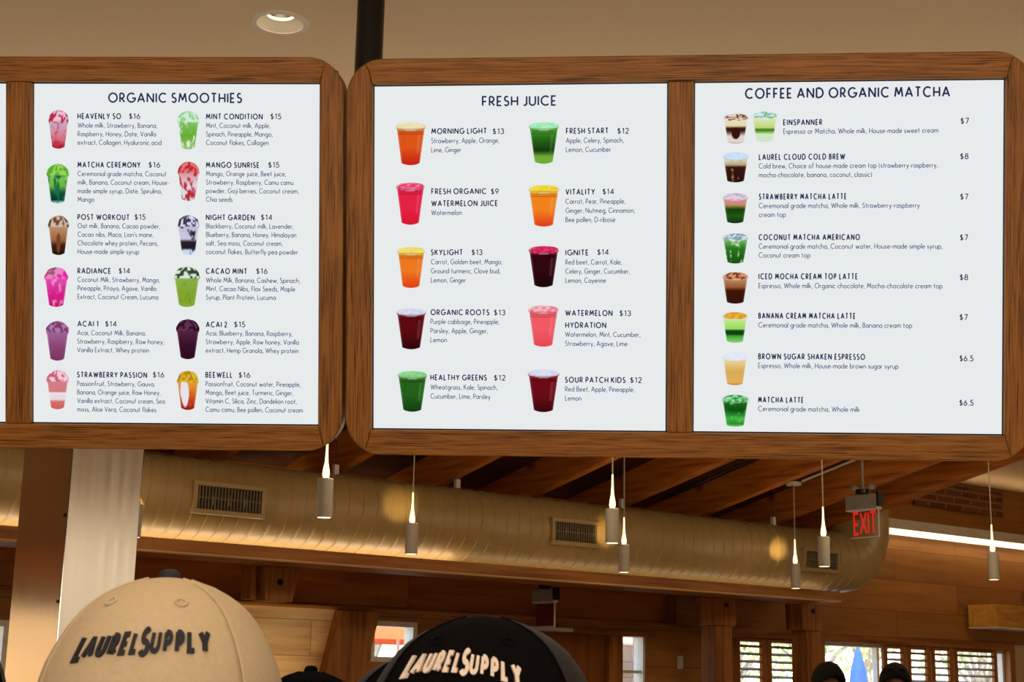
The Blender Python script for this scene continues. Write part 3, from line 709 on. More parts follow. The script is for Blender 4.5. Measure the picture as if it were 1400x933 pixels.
# ------------------------------------------------------------------ menu boards
def board_matrix(rv, T):
    v = Vector(rv); m_ = Matrix.Rotation(v.length, 4, v.normalized()); m_.translation = Vector(T); return m_
class Board:
    def __init__(s, rv, T, label):
        s.m = board_matrix(rv, T); s.inv = s.m.inverted()
        s.o = bpy.data.objects.new('menu_board', None); col.objects.link(s.o); s.o.matrix_world = s.m
        tag(s.o, label, 'menu board')
    def xz(s, u, v, y=0.0):
        d = s.inv.to_3x3() @ ray(u, v); c = s.inv @ CAM; t_ = (y-c.y)/d.y; p = c + d*t_; return p.x, p.z
    def frame(s, x0, x1, z0, z1, cells, rad, cutleft=False):
        """outer box, list of (xa, xb) screens between z=0 and z=.70"""
        yf, yb = -.014, .05; za, zb = 0.0, .70; ia, ib = cells[0][0], cells[-1][1]
        def corner(cx, cz, a0, a1): return arc(cx, cz, rad, rad, a0, a1, 10)
        j1 = R(62)                  # where the mitre meets the rounded corner
        J = lambda sx, sz: ((x1-rad if sx > 0 else x0+rad)+sx*rad*math.cos(j1), (z1-rad if sz > 0 else z0+rad)+sz*rad*math.sin(j1))
        K = lambda sx, sz: ((ib if sx > 0 else ia)+sx*.006, (zb if sz > 0 else za)+sz*.024)
        I = lambda sx, sz: ((ib if sx > 0 else ia), (zb if sz > 0 else za))
        def part(name, poly, mat):
            o = MB().prism(poly, yf, yb).build(name, mat, s.o, bevel=.0035); return o
        top = [I(-1, 1), I(1, 1), K(1, 1), J(1, 1)] + corner(x1-rad, z1-rad, 62, 90) + corner(x0+rad, z1-rad, 90, 118) + [J(-1, 1), K(-1, 1)]
        bot = [K(-1, -1), J(-1, -1)] + corner(x0+rad, z0+rad, 242, 270) + corner(x1-rad, z0+rad, 270, 298) + [J(1, -1), K(1, -1), I(1, -1), I(-1, -1)]
        part('top_rail', top, M['oak_x']); part('bottom_rail', bot, M['oak_x'])
        part('side_stile', [I(1, -1), K(1, -1)] + corner(x1-rad, z0+rad, 298, 360) + corner(x1-rad, z1-rad, 0, 62) + [K(1, 1), I(1, 1)], M['oak_z'])
        part('side_stile', [I(-1, 1), K(-1, 1)] + corner(x0+rad, z1-rad, 118, 180) + corner(x0+rad, z0+rad, 180, 242) + [K(-1, -1), I(-1, -1)], M['oak_z'])
        for (a_, b_), (c_, d_) in zip(cells, cells[1:]):
            MB().box(b_, c_, yf+.002, yb-.01, za, zb).build('divider', M['oak_z'], s.o, bevel=.0035)
        MB().box(ia-.03, ib+.03, .03, .048, za-.03, zb+.03).build('back_panel', M['black_metal'], s.o)
    def screen(s, xa, xb):
        g_ = .003
        MB().box(xa, xb, .004, .029, 0, .70).build('screen_bezel', M['black_metal'], s.o)
        return MB().box(xa+g_, xb-g_, 0, .004, g_, .70-g_).build('screen', M['screen'], s.o)
    def line(s, mb, text, u0, u1, v, cap_px, weight):
        x0, z = s.xz(u0, v); k = .70/478.0
        x1 = s.xz(u1, v)[0] if u1 is not None else None
        return x0, z, add_text(mb, text, x0, x1, z, cap_px*k, weight, -.0007)
    def title(s, scr, text, u0, u1, v, cap):
        mb = MB(); s.line(mb, text, u0, u1, v, cap, .185); mb.build('heading', M['navy'], scr, fix=False)
    def entry(s, scr, names, price, body, bu0, bu1, bv, pitch):
        """names: (text, u0, u1, v); price the same; body lines start at (bu0, bv), first line ends at bu1"""
        for n_ in names:
            mb = MB(); s.line(mb, *n_, 7.0, .21); mb.build('item_name', M['navy'], scr, fix=False)
        mb = MB(); s.line(mb, *price, 7.0, .17); mb.build('item_price', M['navy'], scr, fix=False)
        mb = MB(); k = .70/478.0; sx = None
        for i, tx in enumerate(body):
            x0, z = s.xz(bu0, bv+i*pitch)
            if i == 0: sx = add_text(mb, tx, x0, s.xz(bu1, bv)[0], z, 6.6*k, .135, -.0007)
            else: add_text(mb, tx, x0, None, z, 6.6*k, .135, -.0007, lead=sx)
        mb.build('item_description', M['navy2'], scr, fix=False)
    def pic(s, scr, u0, u1, v0, v1, spec, seed):
        x0, z1 = s.xz((u0), v0); x1, z0 = s.xz(u1, v1)
        picture(scr, x0, x1, z0, z1, spec, seed, -.0004)

L = Board((0.2347, -0.0102, -0.0282), (-.9827, 3.1223, 2.1041), 'oak framed menu board at left listing organic smoothies on a lit screen')
L.frame(-.695, .6415, -.0505, .7505, [(-.644, -.0525), (0, .5922)], .074)
L.screen(-.644, -.0525)
sc = L.screen(0, .5922)
L.title(sc, 'ORGANIC SMOOTHIES', 149, 330, 139.6, 12.3)
SM = [
 ([('HEAVENLY SO', 106.6, 165, 162.3)], ('$16', 177, 191.3, 162.4), ['Whole milk, Strawberry, Banana,', 'Raspberry, Honey, Date, Vanilla', 'extract, Collagen, Hyaluronic acid'], 106.6, 214.6, 174.5),
 ([('MATCHA CEREMONY', 106.6, 191.6, 228.7)], ('$16', 203.6, 218.7, 228.9), ['Ceremonial grade matcha, Coconut', 'milk, Banana, Coconut cream, House-', 'made simple syrup, Date, Spirulina,', 'Mango'], 106.6, 227.3, 240.7),
 ([('POST WORKOUT', 106.6, 176.6, 300.3)], ('$15', 184.4, 198.8, 300.3), ['Oat milk, Banana, Cacao powder,', "Cacao nibs, Maca, Lion's mane,", 'Chocolate whey protein, Pecans,', 'House-made simple syrup'], 106.6, 218.7, 312),
 ([('RADIANCE', 106.6, 151.2, 373.8)], ('$14', 162.8, 177.6, 373.9), ['Coconut Milk, Strawberry, Mango,', 'Pineapple, Pitaya, Agave, Vanilla', 'Extract, Coconut Cream, Lucuma'], 106.6, 218.4, 385.5),
 ([('ACAI 1', 106.6, 134, 446.2)], ('$14', 144.3, 159.4, 446.4), ['Acai, Coconut Milk, Banana,', 'Strawberry, Raspberry, Raw honey,', 'Vanilla Extract, Whey protein'], 106, 199.2, 458.2),
 ([('STRAWBERRY PASSION', 106, 200.6, 515.8)], ('$16', 209.5, 224.2, 516), ['Passionfruit, Strawberry, Gauva,', 'Banana, Orange juice, Raw Honey,', 'Vanilla extract, Coconut cream, Sea', 'moss, Aloe Vera, Coconut flakes'], 106, 211.5, 527.7),
 ([('MINT CONDITION', 282.1, 358.6, 162.8)], ('$15', 370.2, 384.3, 162.8), ['Mint, Coconut milk, Apple,', 'Spinach, Pineapple, Mango,', 'Coconut flakes, Collagen'], 282.1, 369.2, 174.8),
 ([('MANGO SUNRISE', 282.1, 354.1, 229)], ('$15', 367.2, 381.6, 229), ['Mango, Orange juice, Beet juice,', 'Strawberry, Raspberry, Camu camu', 'powder, Goji berries, Coconut cream,', 'Chia seeds'], 282.1, 390.8, 240.7),
 ([('NIGHT GARDEN', 282.1, 347.6, 300.7)], ('$14', 357.2, 372, 300.7), ['Blackberry, Coconut milk, Lavender,', 'Blueberry, Banana, Honey, Himalayan', 'salt, Sea moss, Coconut cream,', 'coconut flakes, Butterfly pea powder'], 282.1, 400.8, 312.3),
 ([('CACAO MINT', 282.1, 337.3, 374.2)], ('$16', 350.7, 365.4, 374.3), ['Whole Milk, Banana, Cashew, Spinach,', 'Mint, Cacao Nibs, Flax Seeds, Maple', 'Syrup, Plant Protein, Lucuma'], 282.1, 410, 386.2),
 ([('ACAI 2', 282.1, 310, 447.2)], ('$15', 320.5, 335, 447.2), ['Acai, Blueberry, Banana, Raspberry,', 'Strawberry, Apple, Raw honey, Vanilla', 'extract, Hemp Granola, Whey protein'], 281.8, 399.7, 458.8),
 ([('BEEWELL', 281.5, 317.5, 516.1)], ('$16', 326.7, 341.8, 516.4), ['Passionfruit, Coconut water, Pineapple,', 'Mango, Beet juice, Turmeric, Ginger,', 'Vitamin C, Silica, Zinc, Dandelion root,', 'Camu camu, Bee pollen, Coconut cream'], 281.5, 410.7, 528.1)]
for n_, p_, b_, u0, u1, v in SM: L.entry(sc, n_, p_, b_, u0, u1, v, 11.7)
def dm(body, top, **k): return dict(body=body, top=top, dome=True, rim=k.pop('rim', .72), base=.62, **k)
PIC = [
 ((66, 94, 150.5, 203.5), dm([(0, (140, 16, 34)), (.12, (176, 40, 60)), (.3, (206, 110, 124)), (.6, (214, 140, 160)), (1, (196, 178, 210))], ((236, 196, 220), (186, 40, 70)), swirl=(196, 50, 70), sw0=.56, amt=.6)),
 ((64, 94, 224, 278.5), dm([(0, (190, 214, 226)), (.07, (120, 160, 170)), (.12, (6, 50, 34)), (.4, (20, 90, 60)), (.6, (110, 180, 60)), (1, (130, 200, 80))], ((150, 214, 90), (96, 170, 50)), swirl=(26, 110, 70), sw0=.54, amt=.8)),
 ((66, 94, 294.5, 349), dm([(0, (40, 18, 10)), (.35, (66, 30, 16)), (.5, (150, 96, 56)), (1, (190, 146, 108))], ((206, 186, 170), (110, 70, 46)), patch=((120, 66, 40), 0, .3, .3, .26))),
 ((61, 93, 365.5, 420), dm([(0, (190, 20, 110)), (.5, (214, 34, 140)), (1, (220, 80, 170))], ((226, 40, 160), (240, 130, 200)), swirl=(236, 150, 200), sw0=.56, amt=.6, leaf=(60, 120, 40))),
 ((63, 94, 439, 493.5), dm([(0, (120, 52, 96)), (.5, (140, 70, 116)), (1, (160, 100, 150))], ((176, 120, 166), (120, 60, 104)))),
 ((64, 93.5, 506, 560), dm([(0, (206, 96, 96)), (.3, (214, 112, 110)), (.32, (226, 214, 218)), (.58, (232, 224, 226)), (.62, (214, 120, 120)), (1, (206, 130, 140))], ((206, 96, 124), (244, 206, 220)))),
 ((243, 272, 151.5, 204.5), dm([(0, (150, 196, 110)), (.5, (100, 172, 50)), (1, (130, 196, 100))], ((150, 210, 130), (206, 236, 220)), swirl=(226, 240, 220), sw0=.55, amt=.8)),
 ((243, 272.5, 221, 275), dm([(0, (214, 220, 236)), (.5, (226, 214, 224)), (1, (214, 150, 160))], ((190, 40, 50), (226, 120, 120)), swirl=(186, 40, 50), sw0=.5, amt=.9, fy=9)),
 ((243, 272.5, 294, 348.5), dm([(0, (196, 214, 246)), (.15, (206, 220, 246)), (.22, (36, 26, 34)), (.45, (40, 30, 40)), (.55, (206, 200, 226)), (1, (190, 186, 216))], ((220, 218, 240), (60, 50, 76)), swirl=(46, 36, 54), sw0=.55, amt=.8)),
 ((238, 273, 364.5, 420), dm([(0, (136, 170, 50)), (.5, (128, 164, 46)), (1, (140, 180, 80))], ((50, 70, 46), (220, 230, 214)), swirl=(110, 146, 36), sw0=.55, amt=.4)),
 ((241, 272.5, 436.5, 491.5), dm([(0, (44, 10, 28)), (.5, (58, 16, 40)), (1, (84, 36, 66))], ((96, 50, 80), (46, 14, 34)))),
 ((242, 271.5, 507, 561), dm([(0, (150, 24, 20)), (.3, (190, 60, 30)), (.7, (220, 130, 40)), (1, (226, 160, 50))], ((220, 184, 40), (180, 130, 30)), swirl=(200, 80, 30), sw0=.56, amt=.6, patch=((232, 226, 232), -.35, .42, .5, .36)))]
for i, (b_, sp_) in enumerate(PIC): L.pic(sc, *b_, sp_, 11+i*7)

B = Board((0.2263, -0.0058, -0.0918), (-.2809, 3.0895, 2.1003), 'oak framed menu board at right with fresh juice and coffee screens')
B.frame(-.0522, 1.3046, -.0505, .7512, [(0, .5967), (.6469, 1.2526)], .074)
sj = B.screen(0, .5967); sm = B.screen(.6469, 1.2526)
B.title(sj, 'FRESH JUICE', 659.9, 759.7, 144.6, 12.3)
JU = [
 ([('MORNING LIGHT', 590.3, 665, 183)], ('$13', 674, 688.7, 183.2), ['Strawberry, Apple, Orange,', 'Lime, Ginger'], 590, 682.2, 195.8),
 ([('FRESH ORGANIC', 590.3, 664.4, 265.3), ('WATERMELON JUICE', 590.3, 680, 281.7)], ('$9', 671.6, 681.5, 265.4), ['Watermelon'], 590, 631, 294.1),
 ([('SKYLIGHT', 589.6, 632.1, 348.6)], ('$13', 645.2, 659.2, 348.6), ['Carrot, Golden beet, Mango,', 'Ground turmeric, Clove bud,', 'Lemon, Ginger'], 589.6, 686.3, 361.3),
 ([('ORGANIC ROOTS', 589.4, 668.5, 430.6)], ('$13', 675.7, 690.4, 431), ['Purple cabbage, Pineapple,', 'Parsley, Apple, Ginger,', 'Lemon'], 589, 682.5, 443),
 ([('HEALTHY GREENS', 589, 665, 519.6)], ('$12', 675.7, 690.8, 520.2), ['Wheatgrass, Kale, Spinach,', 'Cucumber, Lime, Parsley'], 589, 679.8, 532.5),
 ([('FRESH START', 774.4, 831.3, 182.6)], ('$12', 844.4, 859.4, 182.6), ['Apple, Celery, Spinach,', 'Lemon, Cucumber'], 774, 852.2, 195.4),
 ([('VITALITY', 773.7, 812.8, 266)], ('$14', 824.1, 839.2, 265.6), ['Carrot, Pear, Pineapple,', 'Ginger, Nutmeg, Cinnamon,', 'Bee pollen, D-ribose'], 773.5, 854.6, 278.7),
 ([('IGNITE', 773.7, 804.2, 349)], ('$14', 817, 832, 348.4), ['Red beet, Carrot, Kale,', 'Celery, Ginger, Cucumber,', 'Lemon, Cayenne'], 773.4, 849.8, 361.7),
 ([('WATERMELON', 773.4, 836.8, 431.6), ('HYDRATION', 773.4, 828.2, 448.2)], ('$13', 847.4, 862.2, 432), ['Watermelon, Mint, Cucumber,', 'Strawberry, Agave, Lime'], 773, 875.2, 460.5),
 ([('SOUR PATCH KIDS', 773, 854.6, 522.9)], ('$12', 861.8, 877, 523.4), ['Red Beet, Apple, Pineapple,', 'Lemon'], 773, 867.3, 535.3)]
for n_, p_, b_, u0, u1, v in JU: B.entry(sj, n_, p_, b_, u0, u1, v, 12.5)
def ju(top, mid, bot, foam, foam2=None, **k):
    return dict(body=[(0, bot), (.45, mid), (.86, mid), (.9, top), (1, top)], top=(foam, foam2 or foam), rim=.90, base=.62, lines=True, **k)
JP = [
 ((541, 582, 167, 226), ju((216, 140, 60), (220, 84, 24), (196, 30, 20), (232, 220, 170), (240, 230, 190))),
 ((541.5, 580.5, 249.5, 307.5), ju((226, 40, 84), (228, 34, 66), (216, 24, 50), (232, 60, 104), (240, 130, 160))),
 ((543, 581, 337.5, 394), ju((232, 180, 60), (236, 120, 30), (226, 60, 20), (244, 226, 110), (240, 214, 90))),
 ((542, 582.5, 421.5, 478), ju((130, 20, 30), (90, 10, 16), (46, 6, 8), (206, 206, 236), (220, 220, 240))),
 ((543.5, 584, 507, 563.5), ju((70, 130, 50), (34, 96, 24), (20, 60, 16), (150, 220, 150), (130, 206, 130))),
 ((723, 764, 167, 224), dict(body=[(0, (110, 176, 60)), (.2, (110, 170, 50)), (.35, (20, 56, 14)), (.7, (40, 110, 24)), (1, (90, 180, 50))], top=((150, 232, 170), (180, 240, 200)), rim=.90, base=.62, lines=True)),
 ((722.5, 764.5, 253, 310), ju((240, 190, 50), (240, 130, 30), (224, 60, 24), (244, 220, 60), (236, 200, 50))),
 ((722.5, 764, 336, 393), ju((150, 16, 40), (50, 6, 14), (24, 4, 8), (226, 60, 120), (206, 30, 80))),
 ((722, 763.5, 417.5, 474.5), ju((240, 96, 110), (240, 90, 100), (232, 70, 84), (240, 120, 136), (246, 190, 196))),
 ((721.5, 764.5, 505, 564), ju((140, 20, 34), (106, 12, 22), (60, 8, 12), (206, 206, 240), (222, 222, 242)))]
for i, (b_, sp_) in enumerate(JP): B.pic(sj, *b_, sp_, 101+i*7)
B.title(sm, 'COFFEE AND ORGANIC MATCHA', 1019.5, 1297.8, 134.4, 12.6)
CO = [
 ('EINSPANNER', 1071.3, 1123.5, 171, '$7', 1313.5, 1324.2, 169, ['Espresso or Matcha, Whole milk, House-made sweet cream'], 1071.3, 1282.3, 183),
 ('LAUREL CLOUD COLD BREW', 1038, 1154.7, 218.4, '$8', 1313, 1323.5, 217.4, ['Cold brew, Choice of house-made cream top (strawberry-raspberry,', 'mocha-chocolate, banana, coconut, classic)'], 1037.8, 1281.6, 230.4),
 ('STRAWBERRY MATCHA LATTE', 1038, 1156.8, 272.6, '$7', 1313, 1323.3, 272.6, ['Ceremonial grade matcha, Whole milk, Strawberry-raspberry', 'cream top'], 1037.8, 1257, 284.7),
 ('COCONUT MATCHA AMERICANO', 1037.8, 1175, 328.1, '$7', 1312.6, 1323, 328.4, ['Ceremonial grade matcha, Coconut water, House-made simple syrup,', 'Coconut cream top'], 1037.6, 1288, 340.2),
 ('ICED MOCHA CREAM TOP LATTE', 1037.6, 1172, 381.6, '$8', 1312.4, 1323, 382.9, ['Espresso, Whole milk, Organic chocolate, Mocha-chocolate cream top'], 1037.4, 1288, 394),
 ('BANANA CREAM MATCHA LATTE', 1037.4, 1169, 435.4, '$7', 1312.2, 1322.6, 437.4, ['Ceremonial grade matcha, Whole milk, Banana cream top'], 1037.2, 1246.6, 447.7),
 ('BROWN SUGAR SHAKEN ESPRESSO', 1037.2, 1182, 491, '$6.5', 1312.2, 1330.3, 493.8, ['Espresso, Whole milk, House-made brown sugar syrup'], 1037, 1228, 503.2),
 ('MATCHA LATTE', 1037, 1098, 550.2, '$6.5', 1312, 1330.3, 554.4, ['Ceremonial grade matcha, Whole milk'], 1036.8, 1175, 562.2)]
for n_, a_, b_, v, p_, pa, pb, pv, bd, u0, u1, bv in CO: B.entry(sm, [(n_, a_, b_, v)], (p_, pa, pb, pv), bd, u0, u1, bv, 12.1)
def cf(body, foam, foam2, **k): return dict(body=body, top=(foam, foam2), rim=.84, base=.66, lines=False, **k)
CP = [
 ((989, 1023, 155.5, 196.5), cf([(0, (190, 170, 160)), (.08, (226, 214, 206)), (.3, (226, 210, 200)), (.52, (50, 20, 12)), (.62, (70, 30, 18)), (.7, (226, 216, 170)), (1, (232, 222, 190))], (232, 214, 196), (130, 70, 40), patch=((50, 20, 12), 0, .34, .5, .2))),
 ((1028, 1063, 152.5, 194), cf([(0, (206, 226, 206)), (.3, (210, 232, 190)), (.38, (130, 180, 70)), (.48, (40, 110, 20)), (.55, (190, 214, 120)), (1, (222, 236, 200))], (206, 232, 236), (110, 170, 120))),
 ((988, 1023.5, 208, 249.5), cf([(0, (40, 16, 10)), (.6, (52, 22, 14)), (.68, (180, 160, 120)), (.85, (214, 210, 190)), (1, (170, 190, 210))], (196, 220, 250), (206, 226, 250), swirl=(196, 160, 110), sw0=.6, amt=.4)),
 ((988, 1022.5, 264, 305.5), cf([(0, (20, 50, 14)), (.3, (34, 90, 20)), (.55, (24, 60, 16)), (.66, (120, 130, 50)), (.74, (220, 130, 120)), (1, (190, 150, 150))], (226, 206, 226), (190, 170, 190))),
 ((988, 1023, 319, 360.5), cf([(0, (24, 80, 20)), (.6, (40, 120, 30)), (1, (150, 196, 130))], (206, 226, 240), (130, 160, 170), swirl=(200, 226, 170), sw0=.57, amt=.8, fx=6, fy=3)),
 ((987.5, 1023, 372, 415.5), cf([(0, (50, 16, 8)), (.5, (66, 22, 10)), (.62, (150, 90, 50)), (1, (200, 150, 110))], (120, 50, 24), (214, 150, 110))),
 ((987.5, 1022, 426.5, 469), cf([(0, (150, 206, 120)), (.25, (60, 170, 50)), (.34, (14, 60, 16)), (.48, (16, 70, 20)), (.52, (150, 220, 90)), (.85, (190, 230, 140)), (1, (226, 226, 190))], (216, 150, 30), (230, 180, 70))),
 ((988, 1021.5, 482, 527), cf([(0, (190, 130, 50)), (.1, (226, 176, 90)), (.5, (214, 170, 86)), (.85, (232, 206, 140)), (1, (226, 222, 220))], (222, 228, 250), (230, 234, 248))),
 ((987, 1023.5, 539.5, 584), cf([(0, (150, 206, 150)), (.1, (40, 140, 40)), (.3, (60, 180, 60)), (.6, (16, 80, 20)), (.85, (20, 100, 24)), (1, (150, 206, 150))], (150, 220, 160), (40, 140, 60), swirl=(90, 190, 80), sw0=.58, amt=.5))]
for i, (b_, sp_) in enumerate(CP): B.pic(sm, *b_, sp_, 201+i*7)

# pole that carries the boards
p = at_y(505, 60, 3.32)
t = empty('support_pole', (p.x, p.y, 2.2), 0, 'black metal pole rising behind the boards to the ceiling', 'pole')
MB().lathe([(.032, 0), (.032, 1.05)], 28).build('tube', M['black_metal'], t, smooth=True)
MB().box(-.35, .35, -.05, -.03, .25, .31).build('bracket', M['black_metal'], t)

# recessed downlight in the soffit
d = ray(383, 31); p = CAM + d*((3.25-1.6)/d.z)
t = empty('recessed_downlight', (p.x, p.y, 3.25), 0, 'round recessed ceiling downlight above the smoothies board', 'downlight')
MB().lathe([(.060, -.001), (.060, -.004), (.074, -.003), (.076, .0), (.076, .001)], 40, cap=False).build('trim_ring', M['white_paint'], t, smooth=True)
MB().lathe([(.060, -.002), (.054, .006), (.044, .016), (.036, .021)], 40, cap=False).build('reflector', M['white_paint'], t, smooth=True)
MB().lathe([(.036, .021), (.033, .028)], 40, cap=False).build('lamp_glow_ring', emit('downlight_ring', (1, .84, .55, 1), 1.8), t, smooth=True)
MB().lathe([(.033, .028), (.033, .10), (.0, .10)], 32, cap=False).build('lamp_housing', M['black_metal'], t, smooth=True)
lamp('downlight_lamp', 'POINT', (0, 0, .045), .2, WARM, parent=t, shadow_soft_size=.015)
# cut the soffit for it
sof = bpy.data.objects['ceiling_soffit']
cut = MB().lathe([(.066, -.3), (.066, .3)], 40).build('soffit_cutter', M['soffit'], loc=(p.x, p.y, 3.3))
bo = sof.modifiers.new('hole', 'BOOLEAN'); bo.operation = 'DIFFERENCE'; bo.object = cut; bo.solver = 'EXACT'
dg = bpy.context.evaluated_depsgraph_get(); me = bpy.data.meshes.new_from_object(sof.evaluated_get(dg)); sof.modifiers.clear(); sof.data = me
bpy.data.objects.remove(cut, do_unlink=True)

# ------------------------------------------------------------------ brushed steel column
cU0 = 2.122; cV0 = 5.16
zt = roof_z(5.2)+.28
t = empty('steel_column', room(cU0, 5.20, 0), PHI, 'square brushed stainless steel column behind the cream cap', 'column')
W_, D_ = .272, .46
MB().box(0, W_, 0, D_, 0, zt).build('shaft', M['steel'], t, bevel=.003)
for z in (1.85, 2.15): MB().tube([(-.004, .02, z), (.0, .02, z)], .006, 10).build('rivet', M['black_metal'], t)

# ------------------------------------------------------------------ linear light on the gable wall, exit signs, switch
za = at_v(1195, 724, 11.25); zb_ = at_v(1400, 748, 11.25)
t = empty('linear_light', room(za[0], 11.25, za[1]), PHI, 'long glowing linear light bar on the right wall', 'light bar')
ln = 18.5-za[0]
MB().box(0, ln, -.02, .2, .035, .15).build('housing', M['white_metal'], t, bevel=.004)
MB().box(0, ln, -.022, .05, -.028, .036).build('diffuser', M['led'], t, bevel=.008)
lamp('linear_light_lamp', 'AREA', (ln/2, .06, -.04), 3.5, WARM, parent=t, shape='RECTANGLE', size=ln*.95, size_y=.05)

up_ = lamp('added_ceiling_fill', 'AREA', (ln/2, -.05, .17), 4, WARM, parent=t, shape='RECTANGLE', size=ln*.95, size_y=.05, spread=R(110)); up_.rotation_euler.x = R(180+25)  # added fill aimed up to brighten the flat ceiling
def exit_sign(u, V_, ztop, stem, label, lit=True, depth=.31):
    """hangs with its face towards the left end of the hall"""
    t = empty('exit_sign', room(u, V_, ztop), PHI - R(90), label, 'exit sign')
    w = depth/2
    MB().box(-w, w, -.035, .035, -.115, 0).build('housing', M['grey'], t, bevel=.006)
    MB().box(-w-.004, w+.004, -.028, .028, -.128, -.108).build('lower_edge', M['white_metal'], t, bevel=.003)
    MB().box(w, w+.02, -.036, .036, -.10, .01).build('end_cap', M['black_metal'], t, bevel=.003)
    MB().lathe([(.02, 0), (.06, .01), (.06, .04), (.014, .05)], 24).build('canopy', M['black_metal'], t, smooth=True)
    for s in (-1, 1):
        h = MB().lathe([(.01, -.02), (.03, -.015), (.034, .01), (.02, .03)], 18, c=(s*.085, 0, .05)); h.build('lamp_head', M['grey'], t, smooth=True)
    MB().tube([(0, 0, .05), (0, 0, stem)], .011, 10).build('stem', M['grey'], t)
    pn = MB(); pn.box(-w+.02, w-.005, -.004, .004, -.335, -.12); pn.build('clear_panel', M['glass'], t)
    f = MB(); f.box(-w+.02, w-.005, -.008, .008, -.345, -.335); f.build('panel_foot', M['white_metal'], t, bevel=.002)
    f = MB(); f.box(w-.012, w-.004, -.006, .006, -.335, -.12); f.build('panel_edge', M['white_metal'], t)
    tx = MB(); x0, x1 = -w+.06, w-.03
    q, wd = text_quads('EXIT', .15, gap=.2)
    sx = (x1-x0)/wd
    for outl, closed in q:
        vs = []
        for l, r in outl: vs += [(x0+l[0]*sx, -.0055, -.31+l[1]*.165), (x0+r[0]*sx, -.0055, -.31+r[1]*.165)]
        n2 = len(outl); m_ = n2 if closed else n2-1
        tx.add(vs, [(2*i, 2*i+1, (2*i+3) % (2*n2), (2*i+2) % (2*n2)) for i in range(m_)])
    o = tx.build('lettering', M['exit_red'] if lit else M['exit_dim'], t, fix=False)
    if not lit: MB().box(-w+.02, w-.02, .006, .012, -.33, -.12).build('red_back', M['exit_back'], t)
    return t
eu, ez = at_v(1180, 677, 8.85)
o = exit_sign(eu, 8.85, ez, (roof_z(8.85)-ez)/1.12, 'lit red exit sign hanging right of the duct elbow'); o.scale = (1.12, 1.12, 1.12)
eu2, ez2 = at_v(745, 806, 10.95)
exit_sign(eu2, 10.95, ez2, .25, 'unlit dim exit sign hanging above the door behind the black cap', lit=False, depth=.30)
s_ = span(925, 895, 936, 917, DW-.01)
o = empty('wall_switch', room((s_[0]+s_[1])/2, DW, (s_[2]+s_[3])/2), PHI, 'small white switch plate on the wood wall right of the sidelight', 'switch')
MB().box(-.04, .04, -.008, 0, -.065, .065).build('plate', M['white_metal'], o, bevel=.003); MB().box(-.012, .012, -.014, -.008, -.03, .03).build('toggle', M['white_paint'], o, bevel=.002)

